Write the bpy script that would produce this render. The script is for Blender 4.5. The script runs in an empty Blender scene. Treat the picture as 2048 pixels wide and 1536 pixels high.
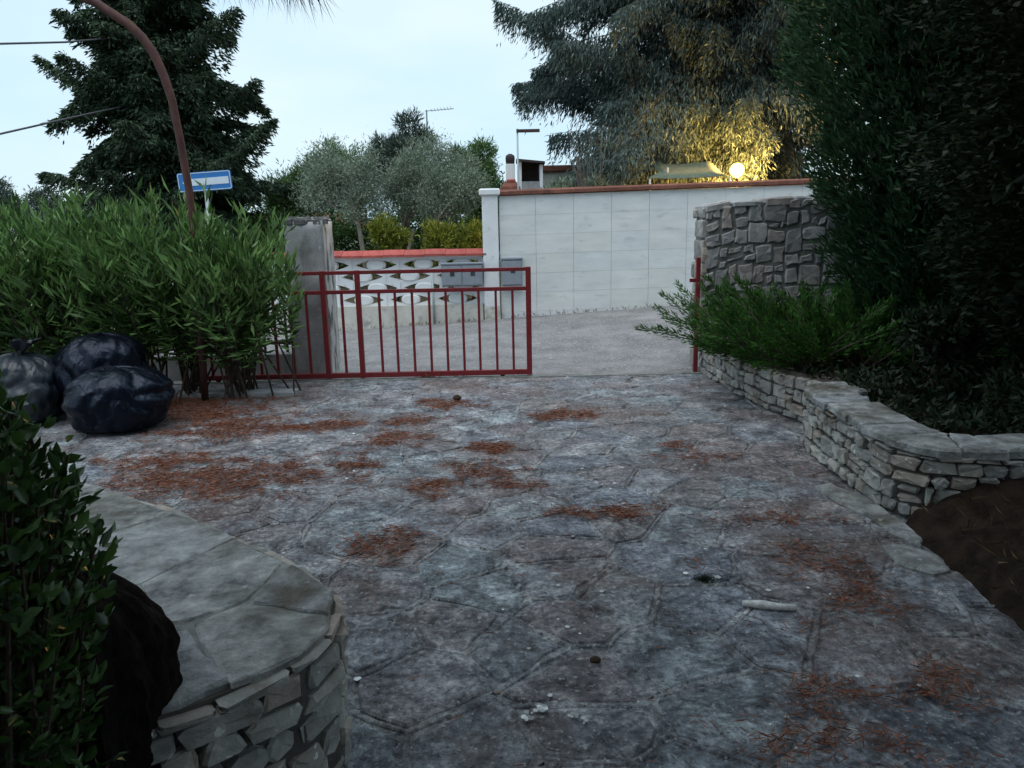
import bpy, math, random
import numpy as np
from mathutils import Vector, Matrix, noise

random.seed(7)
rng = np.random.default_rng(7)
R = math.radians
scene = bpy.context.scene
col = scene.collection

# ------------------------------------------------------------------ camera
PITCH, ROLL, EYE = R(12.0), R(1.2), 1.6
fwd = Vector((0, math.cos(PITCH), -math.sin(PITCH)))
r0 = Vector((1, 0, 0)); u0 = r0.cross(fwd)
rt = r0 * math.cos(ROLL) - u0 * math.sin(ROLL)
up = u0 * math.cos(ROLL) + r0 * math.sin(ROLL)
cam_data = bpy.data.cameras.new("camera")
cam_data.sensor_width = 36.0
cam_data.lens = 36.0 * 1480 / 2048
cam_data.clip_start = 0.05
cam_data.clip_end = 2000
cam = bpy.data.objects.new("camera", cam_data)
m = Matrix((rt, up, -fwd)).transposed().to_4x4()
m.translation = Vector((0, 0, EYE))
cam.matrix_world = m
col.objects.link(cam)
scene.camera = cam

# ------------------------------------------------------------------ sky, sun, exposure
SUN_EL, SUN_AZ = R(74), R(205)          # diffuse light from above and behind the viewer, veiled by thin cloud
world = bpy.data.worlds.new("World")
scene.world = world
world.use_nodes = True
wn = world.node_tree.nodes; wl = world.node_tree.links
wn.clear()
sky = wn.new("ShaderNodeTexSky"); sky.sky_type = 'NISHITA'
sky.sun_disc = False
sky.sun_elevation = SUN_EL; sky.sun_rotation = SUN_AZ
sky.air_density = 1.0; sky.dust_density = 2.0; sky.ozone_density = 1.0
veil = wn.new("ShaderNodeMix"); veil.data_type = 'RGBA'
veil.inputs[0].default_value = 0.72
veil.inputs[7].default_value = (8.7, 11.0, 12.2, 1)
bg = wn.new("ShaderNodeBackground"); bg.inputs[1].default_value = 0.1
wo = wn.new("ShaderNodeOutputWorld")
wtc = wn.new("ShaderNodeTexCoord"); wmp = wn.new("ShaderNodeMapping"); wmp.inputs["Scale"].default_value = (1, 1, 2.6)
wno = wn.new("ShaderNodeTexNoise"); wno.inputs["Scale"].default_value = 2.3; wno.inputs["Detail"].default_value = 4; wno.inputs["Roughness"].default_value = .5
wrp = wn.new("ShaderNodeValToRGB"); wrp.color_ramp.elements[0].position = .34; wrp.color_ramp.elements[0].color = (.58, .82, 1.0, 1); wrp.color_ramp.elements[1].position = .66; wrp.color_ramp.elements[1].color = (.80, .95, 1.0, 1)
wsc = wn.new("ShaderNodeMix"); wsc.data_type = 'RGBA'; wsc.blend_type = 'MULTIPLY'; wsc.inputs[0].default_value = 1; wsc.inputs[7].default_value = (13.2, 13.2, 13.2, 1)
wl.new(wtc.outputs['Generated'], wmp.inputs[0]); wl.new(wmp.outputs[0], wno.inputs[0]); wl.new(wno.outputs[0], wrp.inputs[0]); wl.new(wrp.outputs[0], wsc.inputs[6]); wl.new(wsc.outputs[2], veil.inputs[7])
wl.new(sky.outputs[0], veil.inputs[6]); wl.new(veil.outputs[2], bg.inputs[0]); wl.new(bg.outputs[0], wo.inputs[0])

sun_data = bpy.data.lights.new("sun", 'SUN')
sun_data.energy = 1.7; sun_data.angle = R(55); sun_data.color = (1.0, 0.98, 0.97)
sun = bpy.data.objects.new("sun", sun_data)
d = Vector((math.sin(SUN_AZ) * math.cos(SUN_EL), math.cos(SUN_AZ) * math.cos(SUN_EL), math.sin(SUN_EL)))
sun.rotation_euler = d.to_track_quat('Z', 'Y').to_euler()
sun.location = (0, -5, 12)
col.objects.link(sun)

scene.view_settings.view_transform = 'Standard'
scene.view_settings.look = 'None'
scene.view_settings.gamma = 1.0
scene.view_settings.exposure = 0.0
scene.view_settings.use_curve_mapping = False

# ------------------------------------------------------------------ materials
def nt(name, rough=0.8, spec=0.3):
    mt = bpy.data.materials.new(name); mt.use_nodes = True
    b = mt.node_tree.nodes["Principled BSDF"]
    b.inputs["Roughness"].default_value = rough
    b.inputs["Specular IOR Level"].default_value = spec
    return mt, mt.node_tree.nodes, mt.node_tree.links, b

def ramp(n, stops, interp='LINEAR'):
    r = n.new("ShaderNodeValToRGB"); e = r.color_ramp.elements
    r.color_ramp.interpolation = interp
    while len(e) < len(stops): e.new(0.5)
    for i, (p, c) in enumerate(stops):
        e[i].position = p; e[i].color = (c[0], c[1], c[2], 1)
    return r

def noise_tex(n, l, scale, detail=6, rough=0.6, coord='Object', stretch=None, vec=None):
    t = n.new("ShaderNodeTexNoise")
    t.inputs["Scale"].default_value = scale; t.inputs["Detail"].default_value = detail
    t.inputs["Roughness"].default_value = rough
    if vec is None:
        c = n.new("ShaderNodeTexCoord"); vec = c.outputs[coord]
    if stretch:
        mp = n.new("ShaderNodeMapping"); mp.inputs["Scale"].default_value = stretch
        l.new(vec, mp.inputs[0]); vec = mp.outputs[0]
    l.new(vec, t.inputs[0])
    return t

def mixc(n, l, fac, a, b, mode='MIX'):
    x = n.new("ShaderNodeMix"); x.data_type = 'RGBA'; x.blend_type = mode
    for s, v in ((x.inputs[0], fac), (x.inputs[6], a), (x.inputs[7], b)):
        if hasattr(v, 'is_linked'): l.new(v, s)
        elif isinstance(v, (int, float)): s.default_value = v
        else: s.default_value = (v[0], v[1], v[2], 1)
    return x.outputs[2]

def bump(n, l, b, h, strength, dist=0.01):
    bp = n.new("ShaderNodeBump"); bp.inputs["Strength"].default_value = strength
    bp.inputs["Distance"].default_value = dist
    l.new(h, bp.inputs["Height"]); l.new(bp.outputs[0], b.inputs["Normal"])

def mat_mottled(name, c1, c2, scale=6, rough=0.8, spec=0.3, bstr=0.4, bdist=0.01, speck=None, stain=None, stretch=None, tint=None, fine=60):
    mt, n, l, b = nt(name, rough, spec)
    t = noise_tex(n, l, scale, 8, 0.65, stretch=stretch)
    r = ramp(n, [(0.32, c1), (0.68, c2)])
    l.new(t.outputs[0], r.inputs[0]); c = r.outputs[0]
    if tint:
        oi = n.new("ShaderNodeObjectInfo")
        rr = ramp(n, [(i / max(1, len(tint) - 1), q) for i, q in enumerate(tint)])
        l.new(oi.outputs["Random"], rr.inputs[0])
        c = mixc(n, l, 0.9, c, rr.outputs[0], 'MULTIPLY')
    if stain:
        t2 = noise_tex(n, l, stain[1], 5, 0.6, stretch=stain[4] if len(stain) > 4 else None)
        r2 = ramp(n, [(stain[2], (0, 0, 0)), (stain[3], (1, 1, 1))]); l.new(t2.outputs[0], r2.inputs[0])
        c = mixc(n, l, r2.outputs[0], c, stain[0])
    if speck:
        t3 = noise_tex(n, l, speck[1], 3, 0.5)
        r3 = ramp(n, [(speck[2], (0, 0, 0)), (speck[2] + 0.05, (1, 1, 1))]); l.new(t3.outputs[0], r3.inputs[0])
        c = mixc(n, l, r3.outputs[0], c, speck[0])
    l.new(c, b.inputs["Base Color"])
    tb = noise_tex(n, l, fine, 6, 0.7)
    ad = n.new("ShaderNodeMath"); ad.operation = 'ADD'
    l.new(t.outputs[0], ad.inputs[0]); l.new(tb.outputs[0], ad.inputs[1])
    bump(n, l, b, ad.outputs[0], bstr, bdist)
    return mt

def mat_leaf(name, c1, c2, rough=0.55, spec=0.25, trans=0.25):
    mt, n, l, b = nt(name, rough, spec)
    g = n.new("ShaderNodeNewGeometry")
    r = ramp(n, [(0.0, c1), (0.75, c2), (1.0, tuple(min(1, v * 1.5) for v in c2))])
    l.new(g.outputs["Random Per Island"], r.inputs[0])
    l.new(r.outputs[0], b.inputs["Base Color"])
    if trans:
        tr = n.new("ShaderNodeBsdfTranslucent"); l.new(r.outputs[0], tr.inputs[0])
        mx = n.new("ShaderNodeMixShader"); mx.inputs[0].default_value = trans
        out = n["Material Output"]
        l.new(b.outputs[0], mx.inputs[1]); l.new(tr.outputs[0], mx.inputs[2]); l.new(mx.outputs[0], out.inputs[0])
    return mt

def mat_plain(name, c, rough=0.6, spec=0.4, metal=0.0, var=0.25, scale=14, bstr=0.15):
    mt = mat_mottled(name, tuple(v * (1 - var) for v in c), tuple(min(1, v * (1 + var)) for v in c), scale, rough, spec, bstr, 0.004)
    mt.node_tree.nodes["Principled BSDF"].inputs["Metallic"].default_value = metal
    return mt

M = {}
def mat_flag(name, gain, tinted):
    mt, n, l, b = nt(name, 0.5, 0.4)
    t1 = noise_tex(n, l, 5.2, 10, 0.76); t1.inputs['Distortion'].default_value = .35
    t2 = noise_tex(n, l, 30, 6, 0.8); t3 = noise_tex(n, l, 0.9, 5, 0.65); t4 = noise_tex(n, l, 7, 5, 0.7)
    r1 = ramp(n, [(0.33, (0.045, 0.048, 0.053)), (0.44, (0.14, 0.146, 0.158)), (0.54, (0.29, 0.30, 0.315)), (0.66, (0.56, 0.57, 0.57))]); l.new(t1.outputs[0], r1.inputs[0])
    r2 = ramp(n, [(0.36, (0.3, 0.3, 0.31)), (0.5, (0.9, 0.9, 0.9)), (0.64, (1.6, 1.6, 1.6))]); l.new(t2.outputs[0], r2.inputs[0])
    c = mixc(n, l, 0.9, r1.outputs[0], r2.outputs[0], 'MULTIPLY')
    if tinted:
        oi = n.new("ShaderNodeObjectInfo")
        rr = ramp(n, [(0, (0.8, 0.88, 1.02)), (0.2, (1.15, 1.12, 1.15)), (0.4, (0.86, 0.74, 0.74)), (0.6, (1.05, 1.17, 1.22)), (0.8, (0.62, 0.64, 0.70)), (1, (1.0, 0.88, 0.84))])
        l.new(oi.outputs["Random"], rr.inputs[0]); c = mixc(n, l, 0.85, c, rr.outputs[0], 'MULTIPLY')
    r3 = ramp(n, [(0.48, (0, 0, 0)), (0.66, (.75, .75, .75))]); l.new(t3.outputs[0], r3.inputs[0])
    c2 = mixc(n, l, 0.75, (0.15, 0.10, 0.085), r2.outputs[0], 'MULTIPLY')
    c = mixc(n, l, r3.outputs[0], c, c2)
    r4 = ramp(n, [(0.60, (0, 0, 0)), (0.72, (.8, .8, .8))]); l.new(t4.outputs[0], r4.inputs[0])
    c = mixc(n, l, r4.outputs[0], c, (0.46, 0.48, 0.48))
    t5 = noise_tex(n, l, 42, 3, 0.6); r5 = ramp(n, [(0.60, (0, 0, 0)), (0.66, (.65, .65, .65))]); l.new(t5.outputs[0], r5.inputs[0])
    c = mixc(n, l, r5.outputs[0], c, (0.5, 0.52, 0.53))
    r6 = ramp(n, [(0.33, (.75, .75, .75)), (0.40, (0, 0, 0))]); l.new(t5.outputs[0], r6.inputs[0])
    c = mixc(n, l, r6.outputs[0], c, (0.04, 0.042, 0.045))
    c = mixc(n, l, 1.0, c, (gain, gain, gain), 'MULTIPLY')
    l.new(c, b.inputs["Base Color"])
    rg = ramp(n, [(0.38, (.24, .24, .24)), (0.6, (.62, .62, .62))]); l.new(t1.outputs[0], rg.inputs[0]); l.new(rg.outputs[0], b.inputs["Roughness"])
    ad = n.new("ShaderNodeMath"); ad.operation = 'ADD'; l.new(t1.outputs[0], ad.inputs[0]); l.new(t2.outputs[0], ad.inputs[1])
    bump(n, l, b, ad.outputs[0], 1.0, 0.022)
    return mt
M['flag'] = mat_flag('flagstone', 1.12, True)
M['joint'] = mat_flag('pointing', 1.2, False)
M['palestone'] = mat_mottled('pale_flagstone', (0.17, 0.18, 0.19), (0.74, 0.76, 0.77), 11, 0.75, 0.3, 1.0, 0.03, stain=((0.13, 0.115, 0.085), 2.6, 0.46, 0.66), speck=((0.55, 0.56, 0.55), 20, 0.66),
                             tint=[(0.9, 0.92, 0.96), (1.05, 1.02, 0.95), (0.8, 0.82, 0.84)])
M['mortar'] = mat_mottled('mortar', (0.11, 0.115, 0.11), (0.30, 0.31, 0.30), 7, 0.85, 0.2, 0.6, 0.008, speck=((0.1, 0.09, 0.07), 30, 0.62))
M['mortar_dark'] = mat_mottled('mortar_dark', (0.055, 0.05, 0.045), (0.12, 0.11, 0.10), 9, 0.9, 0.2, 0.6, 0.01)
M['rubble'] = mat_mottled('rubble_stone', (0.26, 0.26, 0.25), (0.5, 0.49, 0.46), 9, 0.8, 0.25, 0.7, 0.012,
                          speck=((0.66, 0.66, 0.62), 26, 0.66), stain=((0.16, 0.13, 0.10), 5, 0.54, 0.72),
                          tint=[(0.75, 0.77, 0.8), (1.1, 1.08, 1.02), (0.95, 0.82, 0.74), (0.62, 0.63, 0.64), (1.15, 1.15, 1.12)])
M['ashlar'] = mat_mottled('ashlar_stone', (0.28, 0.285, 0.295), (0.56, 0.56, 0.56), 7, 0.82, 0.25, 0.7, 0.015,
                          stain=((0.085, 0.08, 0.08), 3.5, 0.54, 0.72),
                          tint=[(0.7, 0.72, 0.75), (1.1, 1.1, 1.08), (0.95, 0.84, 0.78), (0.6, 0.6, 0.62), (1.2, 1.2, 1.2)])
M['concrete'] = mat_mottled('weathered_concrete', (0.26, 0.27, 0.28), (0.44, 0.45, 0.46), 4, 0.88, 0.2, 0.5, 0.012,
                            stain=((0.10, 0.095, 0.09), 5, 0.52, 0.74, (1, 1, 0.35)), speck=((0.58, 0.57, 0.54), 20, 0.66))
M['lichened'] = mat_mottled('lichened_concrete', (0.06, 0.06, 0.06), (0.2, 0.2, 0.2), 8, 0.9, 0.2, 0.8, 0.015, speck=((0.5, 0.5, 0.48), 22, 0.62))
M['peeling'] = mat_mottled('peeling_limewash', (0.5, 0.48, 0.45), (0.72, 0.70, 0.67), 5, 0.85, 0.2, 0.6, 0.012,
                           stain=((0.15, 0.135, 0.125), 9, 0.50, 0.62, (1, 1, 0.3)))
M['plaster'] = mat_mottled('white_plaster', (0.72, 0.74, 0.76), (0.86, 0.87, 0.88), 4, 0.8, 0.25, 0.2, 0.004, stain=((0.45, 0.44, 0.42), 6, 0.62, 0.8))
M['cream'] = mat_mottled('cream_plaster', (0.52, 0.50, 0.45), (0.7, 0.68, 0.62), 4, 0.85, 0.2, 0.3, 0.006, stain=((0.24, 0.23, 0.21), 5, 0.56, 0.74))
M['marble'] = mat_mottled('travertine_panel', (0.66, 0.68, 0.68), (0.8, 0.81, 0.81), 2.2, 0.55, 0.4, 0.1, 0.002, stretch=(1, 1, 3.2),
                          stain=((0.5, 0.51, 0.52), 3, 0.58, 0.76, (1, 1, 3)), tint=[(0.93, 0.95, 0.97), (1.0, 1.0, 0.98), (0.97, 0.97, 0.93), (1, 1, 1)])
M['terracotta'] = mat_mottled('terracotta', (0.36, 0.075, 0.065), (0.5, 0.13, 0.11), 9, 0.75, 0.25, 0.3, 0.006, tint=[(0.85, 0.85, 0.85), (1.1, 1.05, 1.05)])
M['terradark'] = mat_mottled('aged_terracotta', (0.15, 0.06, 0.045), (0.27, 0.12, 0.085), 9, 0.85, 0.2, 0.4, 0.006, tint=[(0.8, 0.8, 0.8), (1.1, 1.1, 1.1)])
M['redpaint'] = mat_mottled('red_gate_paint', (0.15, 0.012, 0.018), (0.23, 0.022, 0.028), 20, 0.5, 0.4, 0.25, 0.002, stain=((0.11, 0.035, 0.02), 14, 0.56, 0.7))
M['rustpole'] = mat_mottled('rusty_iron', (0.055, 0.026, 0.024), (0.125, 0.055, 0.05), 16, 0.75, 0.3, 0.4, 0.003, stain=((0.085, 0.045, 0.02), 6, 0.5, 0.7), stretch=(1, 1, 0.4))
M['darkiron'] = mat_plain('dark_iron', (0.05, 0.032, 0.028), 0.7, 0.3)
M['asphalt'] = mat_mottled('worn_asphalt', (0.15, 0.147, 0.15), (0.29, 0.283, 0.285), 2.6, 0.8, 0.3, 0.5, 0.008, speck=((0.42, 0.41, 0.40), 38, 0.60),
                           stain=((0.17, 0.165, 0.165), 0.8, 0.54, 0.72, (0.35, 1.8, 1)), fine=140)
M['soil'] = mat_mottled('dark_soil', (0.018, 0.013, 0.01), (0.065, 0.043, 0.03), 9, 0.95, 0.1, 1.0, 0.03)
M['earth'] = mat_mottled('earth', (0.06, 0.055, 0.035), (0.13, 0.115, 0.075), 3, 0.95, 0.1, 0.8, 0.03)
M['bark'] = mat_mottled('bark', (0.045, 0.035, 0.028), (0.13, 0.105, 0.085), 10, 0.9, 0.15, 0.9, 0.02, stretch=(1, 1, 0.25))
M['barkpale'] = mat_mottled('pale_bark', (0.17, 0.155, 0.125), (0.33, 0.30, 0.245), 10, 0.9, 0.15, 0.7, 0.02, stretch=(1, 1, 0.25))
M['twig'] = mat_mottled('grey_twig', (0.07, 0.065, 0.06), (0.17, 0.155, 0.14), 14, 0.9, 0.15, 0.5, 0.01)
M['stump'] = mat_mottled('dark_stump', (0.006, 0.005, 0.0045), (0.022, 0.017, 0.014), 26, 0.95, 0.1, 1.0, 0.03)
M['oleander'] = mat_leaf('oleander_leaf', (0.03, 0.075, 0.02), (0.155, 0.28, 0.085), 0.42, 0.4, 0.22)
M['fir'] = mat_leaf('fir_needle', (0.022, 0.042, 0.026), (0.055, 0.09, 0.05), 0.65, 0.2, 0.1)
M['cedar'] = mat_leaf('cedar_needle', (0.035, 0.06, 0.06), (0.10, 0.14, 0.125), 0.6, 0.2, 0.2)
M['olive'] = mat_leaf('olive_leaf', (0.11, 0.155, 0.11), (0.27, 0.33, 0.25), 0.5, 0.3, 0.2)
M['pine'] = mat_leaf('pine_needle', (0.05, 0.10, 0.03), (0.14, 0.23, 0.08), 0.6, 0.2, 0.2)
M['pinedark'] = mat_leaf('pine_needle_dark', (0.04, 0.062, 0.05), (0.085, 0.115, 0.09), 0.6, 0.2, 0.15)
M['yellowgreen'] = mat_leaf('yellow_green_leaf', (0.10, 0.14, 0.02), (0.25, 0.28, 0.045), 0.5, 0.3, 0.3)
M['hedgeleaf'] = mat_leaf('hedge_leaf', (0.025, 0.065, 0.018), (0.06, 0.13, 0.035), 0.5, 0.3, 0.2)
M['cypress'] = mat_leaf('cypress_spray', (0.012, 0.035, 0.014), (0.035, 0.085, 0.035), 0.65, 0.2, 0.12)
M['juniper'] = mat_leaf('juniper_spray', (0.022, 0.07, 0.014), (0.06, 0.155, 0.03), 0.6, 0.2, 0.15)
M['laurel'] = mat_leaf('laurel_leaf', (0.015, 0.04, 0.012), (0.05, 0.11, 0.026), 0.32, 0.5, 0.15)
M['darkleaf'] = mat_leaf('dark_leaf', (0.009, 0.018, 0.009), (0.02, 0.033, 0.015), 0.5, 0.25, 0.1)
M['overhead'] = mat_leaf('overhead_needle', (0.03, 0.04, 0.03), (0.06, 0.075, 0.05), 0.6, 0.2, 0.1)
M['litter'] = mat_leaf('fallen_needle', (0.12, 0.045, 0.027), (0.26, 0.105, 0.06), 0.8, 0.15, 0.0)
M['drygrass'] = mat_leaf('dry_grass', (0.05, 0.032, 0.018), (0.13, 0.085, 0.045), 0.8, 0.15, 0.1)
M['flake'] = mat_leaf('pale_flake', (0.25, 0.26, 0.26), (0.55, 0.57, 0.57), 0.8, 0.15, 0.0)
M['white_debris'] = mat_mottled('white_debris', (0.4, 0.39, 0.37), (0.72, 0.72, 0.71), 40, 0.8, 0.2, 0.6, 0.004)
M['cone'] = mat_plain('pine_cone', (0.05, 0.03, 0.02), 0.9)
M['greybox'] = mat_plain('grey_polyester_box', (0.26, 0.29, 0.33), 0.5, 0.4, 0, 0.1)
M['greydark'] = mat_plain('dark_glass_window', (0.05, 0.055, 0.065), 0.3, 0.5)
M['signblue'] = mat_plain('sign_blue', (0.03, 0.19, 0.52), 0.4, 0.4, 0, 0.06)
M['signwhite'] = mat_plain('sign_white', (0.7, 0.78, 0.86), 0.4, 0.4, 0, 0.04)
M['galv'] = mat_plain('galvanised_steel', (0.36, 0.42, 0.43), 0.5, 0.5, 0.2, 0.1)
M['awning'] = mat_plain('green_awning', (0.13, 0.16, 0.12), 0.9, 0.1)
M['cable'] = mat_plain('cable_sheath', (0.09, 0.09, 0.10), 0.6)
M['blackpipe'] = mat_plain('chimney_pot', (0.05, 0.035, 0.035), 0.8)
mt, n, l, b = nt('black_plastic', 0.3, 0.3)
b.inputs["Base Color"].default_value = (0.003, 0.004, 0.009, 1)
t = noise_tex(n, l, 9, 2, 0.4, stretch=(1, 1, .45)); t.inputs['Distortion'].default_value = 2.0; bump(n, l, b, t.outputs[0], 0.35, 0.04)
b.inputs['Specular Tint'].default_value = (.6, .75, 1, 1)
M['bag'] = mt
mt, n, l, b = nt('grey_plastic', 0.4, 0.5)
b.inputs["Base Color"].default_value = (0.018, 0.025, 0.034, 1)
t = noise_tex(n, l, 9, 2, 0.4, stretch=(1, 1, .45)); t.inputs['Distortion'].default_value = 2.0; bump(n, l, b, t.outputs[0], 0.35, 0.04)
M['bag_grey'] = mt
mt, n, l, b = nt('lit_globe', 0.4, 0.3)
b.inputs["Base Color"].default_value = (0.9, 0.8, 0.5, 1)
b.inputs["Emission Color"].default_value = (1.0, 0.58, 0.10, 1); b.inputs["Emission Strength"].default_value = 8
M['globe'] = mt

# ------------------------------------------------------------------ object helpers
def link(o, parent=None):
    col.objects.link(o)
    if parent is not None: o.parent = parent
    return o

def tag(o, label=None, cat=None, group=None, kind=None):
    if label: o['label'] = label
    if cat: o['category'] = cat
    if group: o['group'] = group
    if kind: o['kind'] = kind
    return o

def empty(name, loc=(0, 0, 0)):
    o = bpy.data.objects.new(name, None); o.empty_display_size = 0.1
    o.location = loc
    return link(o)

class MB:
    def __init__(s): s.v = []; s.f = []
    def add(s, vs, fs):
        k = len(s.v); s.v += [tuple(p) for p in vs]; s.f += [tuple(i + k for i in q) for q in fs]; return s
    def box(s, a, b):
        x0, y0, z0 = a; x1, y1, z1 = b
        return s.add([(x0, y0, z0), (x1, y0, z0), (x1, y1, z0), (x0, y1, z0), (x0, y0, z1), (x1, y0, z1), (x1, y1, z1), (x0, y1, z1)],
                     [(0, 3, 2, 1), (4, 5, 6, 7), (0, 1, 5, 4), (1, 2, 6, 5), (2, 3, 7, 6), (3, 0, 4, 7)])
    def bbox(s, a, b, e=0.006):
        """box with chamfered vertical and top edges"""
        x0, y0, z0 = a; x1, y1, z1 = b
        def ring(i, z): return [(x0 + e + i, y0 + i, z), (x1 - e - i, y0 + i, z), (x1 - i, y0 + e + i, z), (x1 - i, y1 - e - i, z),
                                (x1 - e - i, y1 - i, z), (x0 + e + i, y1 - i, z), (x0 + i, y1 - e - i, z), (x0 + i, y0 + e + i, z)]
        vs = ring(e, z0) + ring(0, z0 + e) + ring(0, z1 - e) + ring(e, z1)
        fs = [tuple(range(7, -1, -1)), tuple(range(24, 32))]
        for r in range(3):
            for i in range(8):
                j = (i + 1) % 8; fs.append((r * 8 + i, r * 8 + j, r * 8 + 8 + j, r * 8 + 8 + i))
        return s.add(vs, fs)
    def tube(s, pts, rad, seg=8, cap=True):
        pts = [Vector(p) for p in pts]
        if not hasattr(rad, '__len__'): rad = [rad] * len(pts)
        vs = []; nrm = None
        for i, p in enumerate(pts):
            t = (pts[min(i + 1, len(pts) - 1)] - pts[max(i - 1, 0)]).normalized()
            if nrm is None: nrm = t.orthogonal().normalized()
            nrm = (nrm - t * nrm.dot(t)); nrm = nrm.normalized() if nrm.length > 1e-6 else t.orthogonal().normalized()
            bn = t.cross(nrm)
            for k in range(seg):
                a = 2 * math.pi * k / seg
                vs.append(p + (nrm * math.cos(a) + bn * math.sin(a)) * rad[i])
        fs = [(i * seg + k, i * seg + (k + 1) % seg, (i + 1) * seg + (k + 1) % seg, (i + 1) * seg + k) for i in range(len(pts) - 1) for k in range(seg)]
        if cap: fs += [tuple(range(seg - 1, -1, -1)), tuple((len(pts) - 1) * seg + k for k in range(seg))]
        return s.add(vs, fs)
    def mesh(s, name, mat, smooth=False):
        me = bpy.data.meshes.new(name); me.from_pydata(s.v, [], s.f); me.update()
        me.materials.append(M[mat])
        if smooth: me.polygons.foreach_set('use_smooth', [True] * len(me.polygons))
        return me
    def build(s, name, mat, parent=None, smooth=False):
        return link(bpy.data.objects.new(name, s.mesh(name, mat, smooth)), parent)

def np_mesh(name, V, F, mat, parent=None, smooth=False):
    """V (n,3), F (m,k) equal-sized faces"""
    me = bpy.data.meshes.new(name)
    k = F.shape[1]
    me.vertices.add(len(V)); me.vertices.foreach_set('co', V.astype(np.float32).ravel())
    me.loops.add(F.size); me.loops.foreach_set('vertex_index', F.astype(np.int32).ravel())
    me.polygons.add(len(F)); me.polygons.foreach_set('loop_start', np.arange(0, F.size, k, dtype=np.int32))
    me.update(calc_edges=True)
    me.materials.append(M[mat])
    if smooth: me.polygons.foreach_set('use_smooth', np.ones(len(F), bool))
    return link(bpy.data.objects.new(name, me), parent)

def unit(a):
    return a / np.maximum(np.linalg.norm(a, axis=1, keepdims=True), 1e-9)

def rand_dirs(n):
    return unit(rng.normal(size=(n, 3)))

def leaves(name, C, D, L, W, mat, parent=None, bend=0.12, tip=0.45):
    """rhombic leaves: base C, unit direction D, length L, width W"""
    n = len(C)
    L = np.broadcast_to(L, n)[:, None] if np.ndim(L) < 2 else L
    W = np.broadcast_to(W, n)[:, None] if np.ndim(W) < 2 else W
    S = unit(np.cross(D, rand_dirs(n)))
    N = np.cross(S, D)
    A = C; B = C + D * L * tip + S * W * .5 + N * L * bend; T = C + D * L; E = C + D * L * tip - S * W * .5 + N * L * bend
    V = np.stack([A, B, T, E], 1).reshape(-1, 3)
    F = np.arange(4 * n).reshape(n, 4)
    return np_mesh(name, V, F, mat, parent)

def broad_leaves(name, C, D, L, W, mat, parent=None):
    """broader near leaves: two halves folded along the midrib, rounded outline"""
    n = len(C); L = np.broadcast_to(L, n)[:, None]; W = np.broadcast_to(W, n)[:, None]
    S = unit(np.cross(D, rand_dirs(n))); N = np.cross(S, D)
    def P(t, s, h): return C + D * L * t + S * W * s + N * L * h
    V = np.stack([P(0, 0, 0), P(.5, 0, .03), P(1, 0, -.08), P(.22, .38, .1), P(.6, .48, .12), P(.86, .2, .0), P(.22, -.38, .1), P(.6, -.48, .12), P(.86, -.2, .0)], 1).reshape(-1, 3)
    base = np.array([[0, 3, 4, 1], [1, 4, 5, 2], [0, 1, 7, 6], [1, 2, 8, 7]])
    F = (np.arange(n)[:, None, None] * 9 + base[None]).reshape(-1, 4)
    return np_mesh(name, V, F, mat, parent, smooth=True)

# ------------------------------------------------------------------ 2-D polygon helpers (stones)
def clip(poly, p, nx, ny):
    out = []
    for i in range(len(poly)):
        a = poly[i]; b = poly[(i + 1) % len(poly)]
        da = (a[0] - p[0]) * nx + (a[1] - p[1]) * ny; db = (b[0] - p[0]) * nx + (b[1] - p[1]) * ny
        if da <= 0: out.append(a)
        if (da < 0 < db) or (db < 0 < da):
            t = da / (da - db); out.append((a[0] + (b[0] - a[0]) * t, a[1] + (b[1] - a[1]) * t))
    return out

def area2(poly):
    return sum(poly[i][0] * poly[(i + 1) % len(poly)][1] - poly[(i + 1) % len(poly)][0] * poly[i][1] for i in range(len(poly)))

def ccw(poly): return poly if area2(poly) > 0 else poly[::-1]

def inset(poly, d):
    poly = ccw(poly); out = poly
    for i in range(len(poly)):
        a = poly[i]; b = poly[(i + 1) % len(poly)]
        ex, ey = b[0] - a[0], b[1] - a[1]; L = math.hypot(ex, ey)
        if L < 1e-6: continue
        nx, ny = ey / L, -ex / L
        out = clip(out, (a[0] - nx * d, a[1] - ny * d), nx, ny)
        if len(out) < 3: return []
    return out

def voronoi(seeds, region):
    cells = []
    for i, s in enumerate(seeds):
        cell = region
        near = sorted(range(len(seeds)), key=lambda j: (seeds[j][0] - s[0]) ** 2 + (seeds[j][1] - s[1]) ** 2)[1:22]
        for j in near:
            q = seeds[j]
            cell = clip(cell, ((s[0] + q[0]) / 2, (s[1] + q[1]) / 2), q[0] - s[0], q[1] - s[1])
            if len(cell) < 3: break
        cells.append(cell if len(cell) >= 3 else None)
    return cells

def roughen(poly, step, jit):
    out = []
    for i in range(len(poly)):
        a = poly[i]; b = poly[(i + 1) % len(poly)]
        L = math.hypot(b[0] - a[0], b[1] - a[1])
        if L < step * .25: continue
        k = max(1, int(round(L / step)))
        for j in range(k):
            t = j / k + (0 if j else 0.04)
            out.append((a[0] + (b[0] - a[0]) * t + random.uniform(-jit, jit), a[1] + (b[1] - a[1]) * t + random.uniform(-jit, jit)))
    return out

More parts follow.
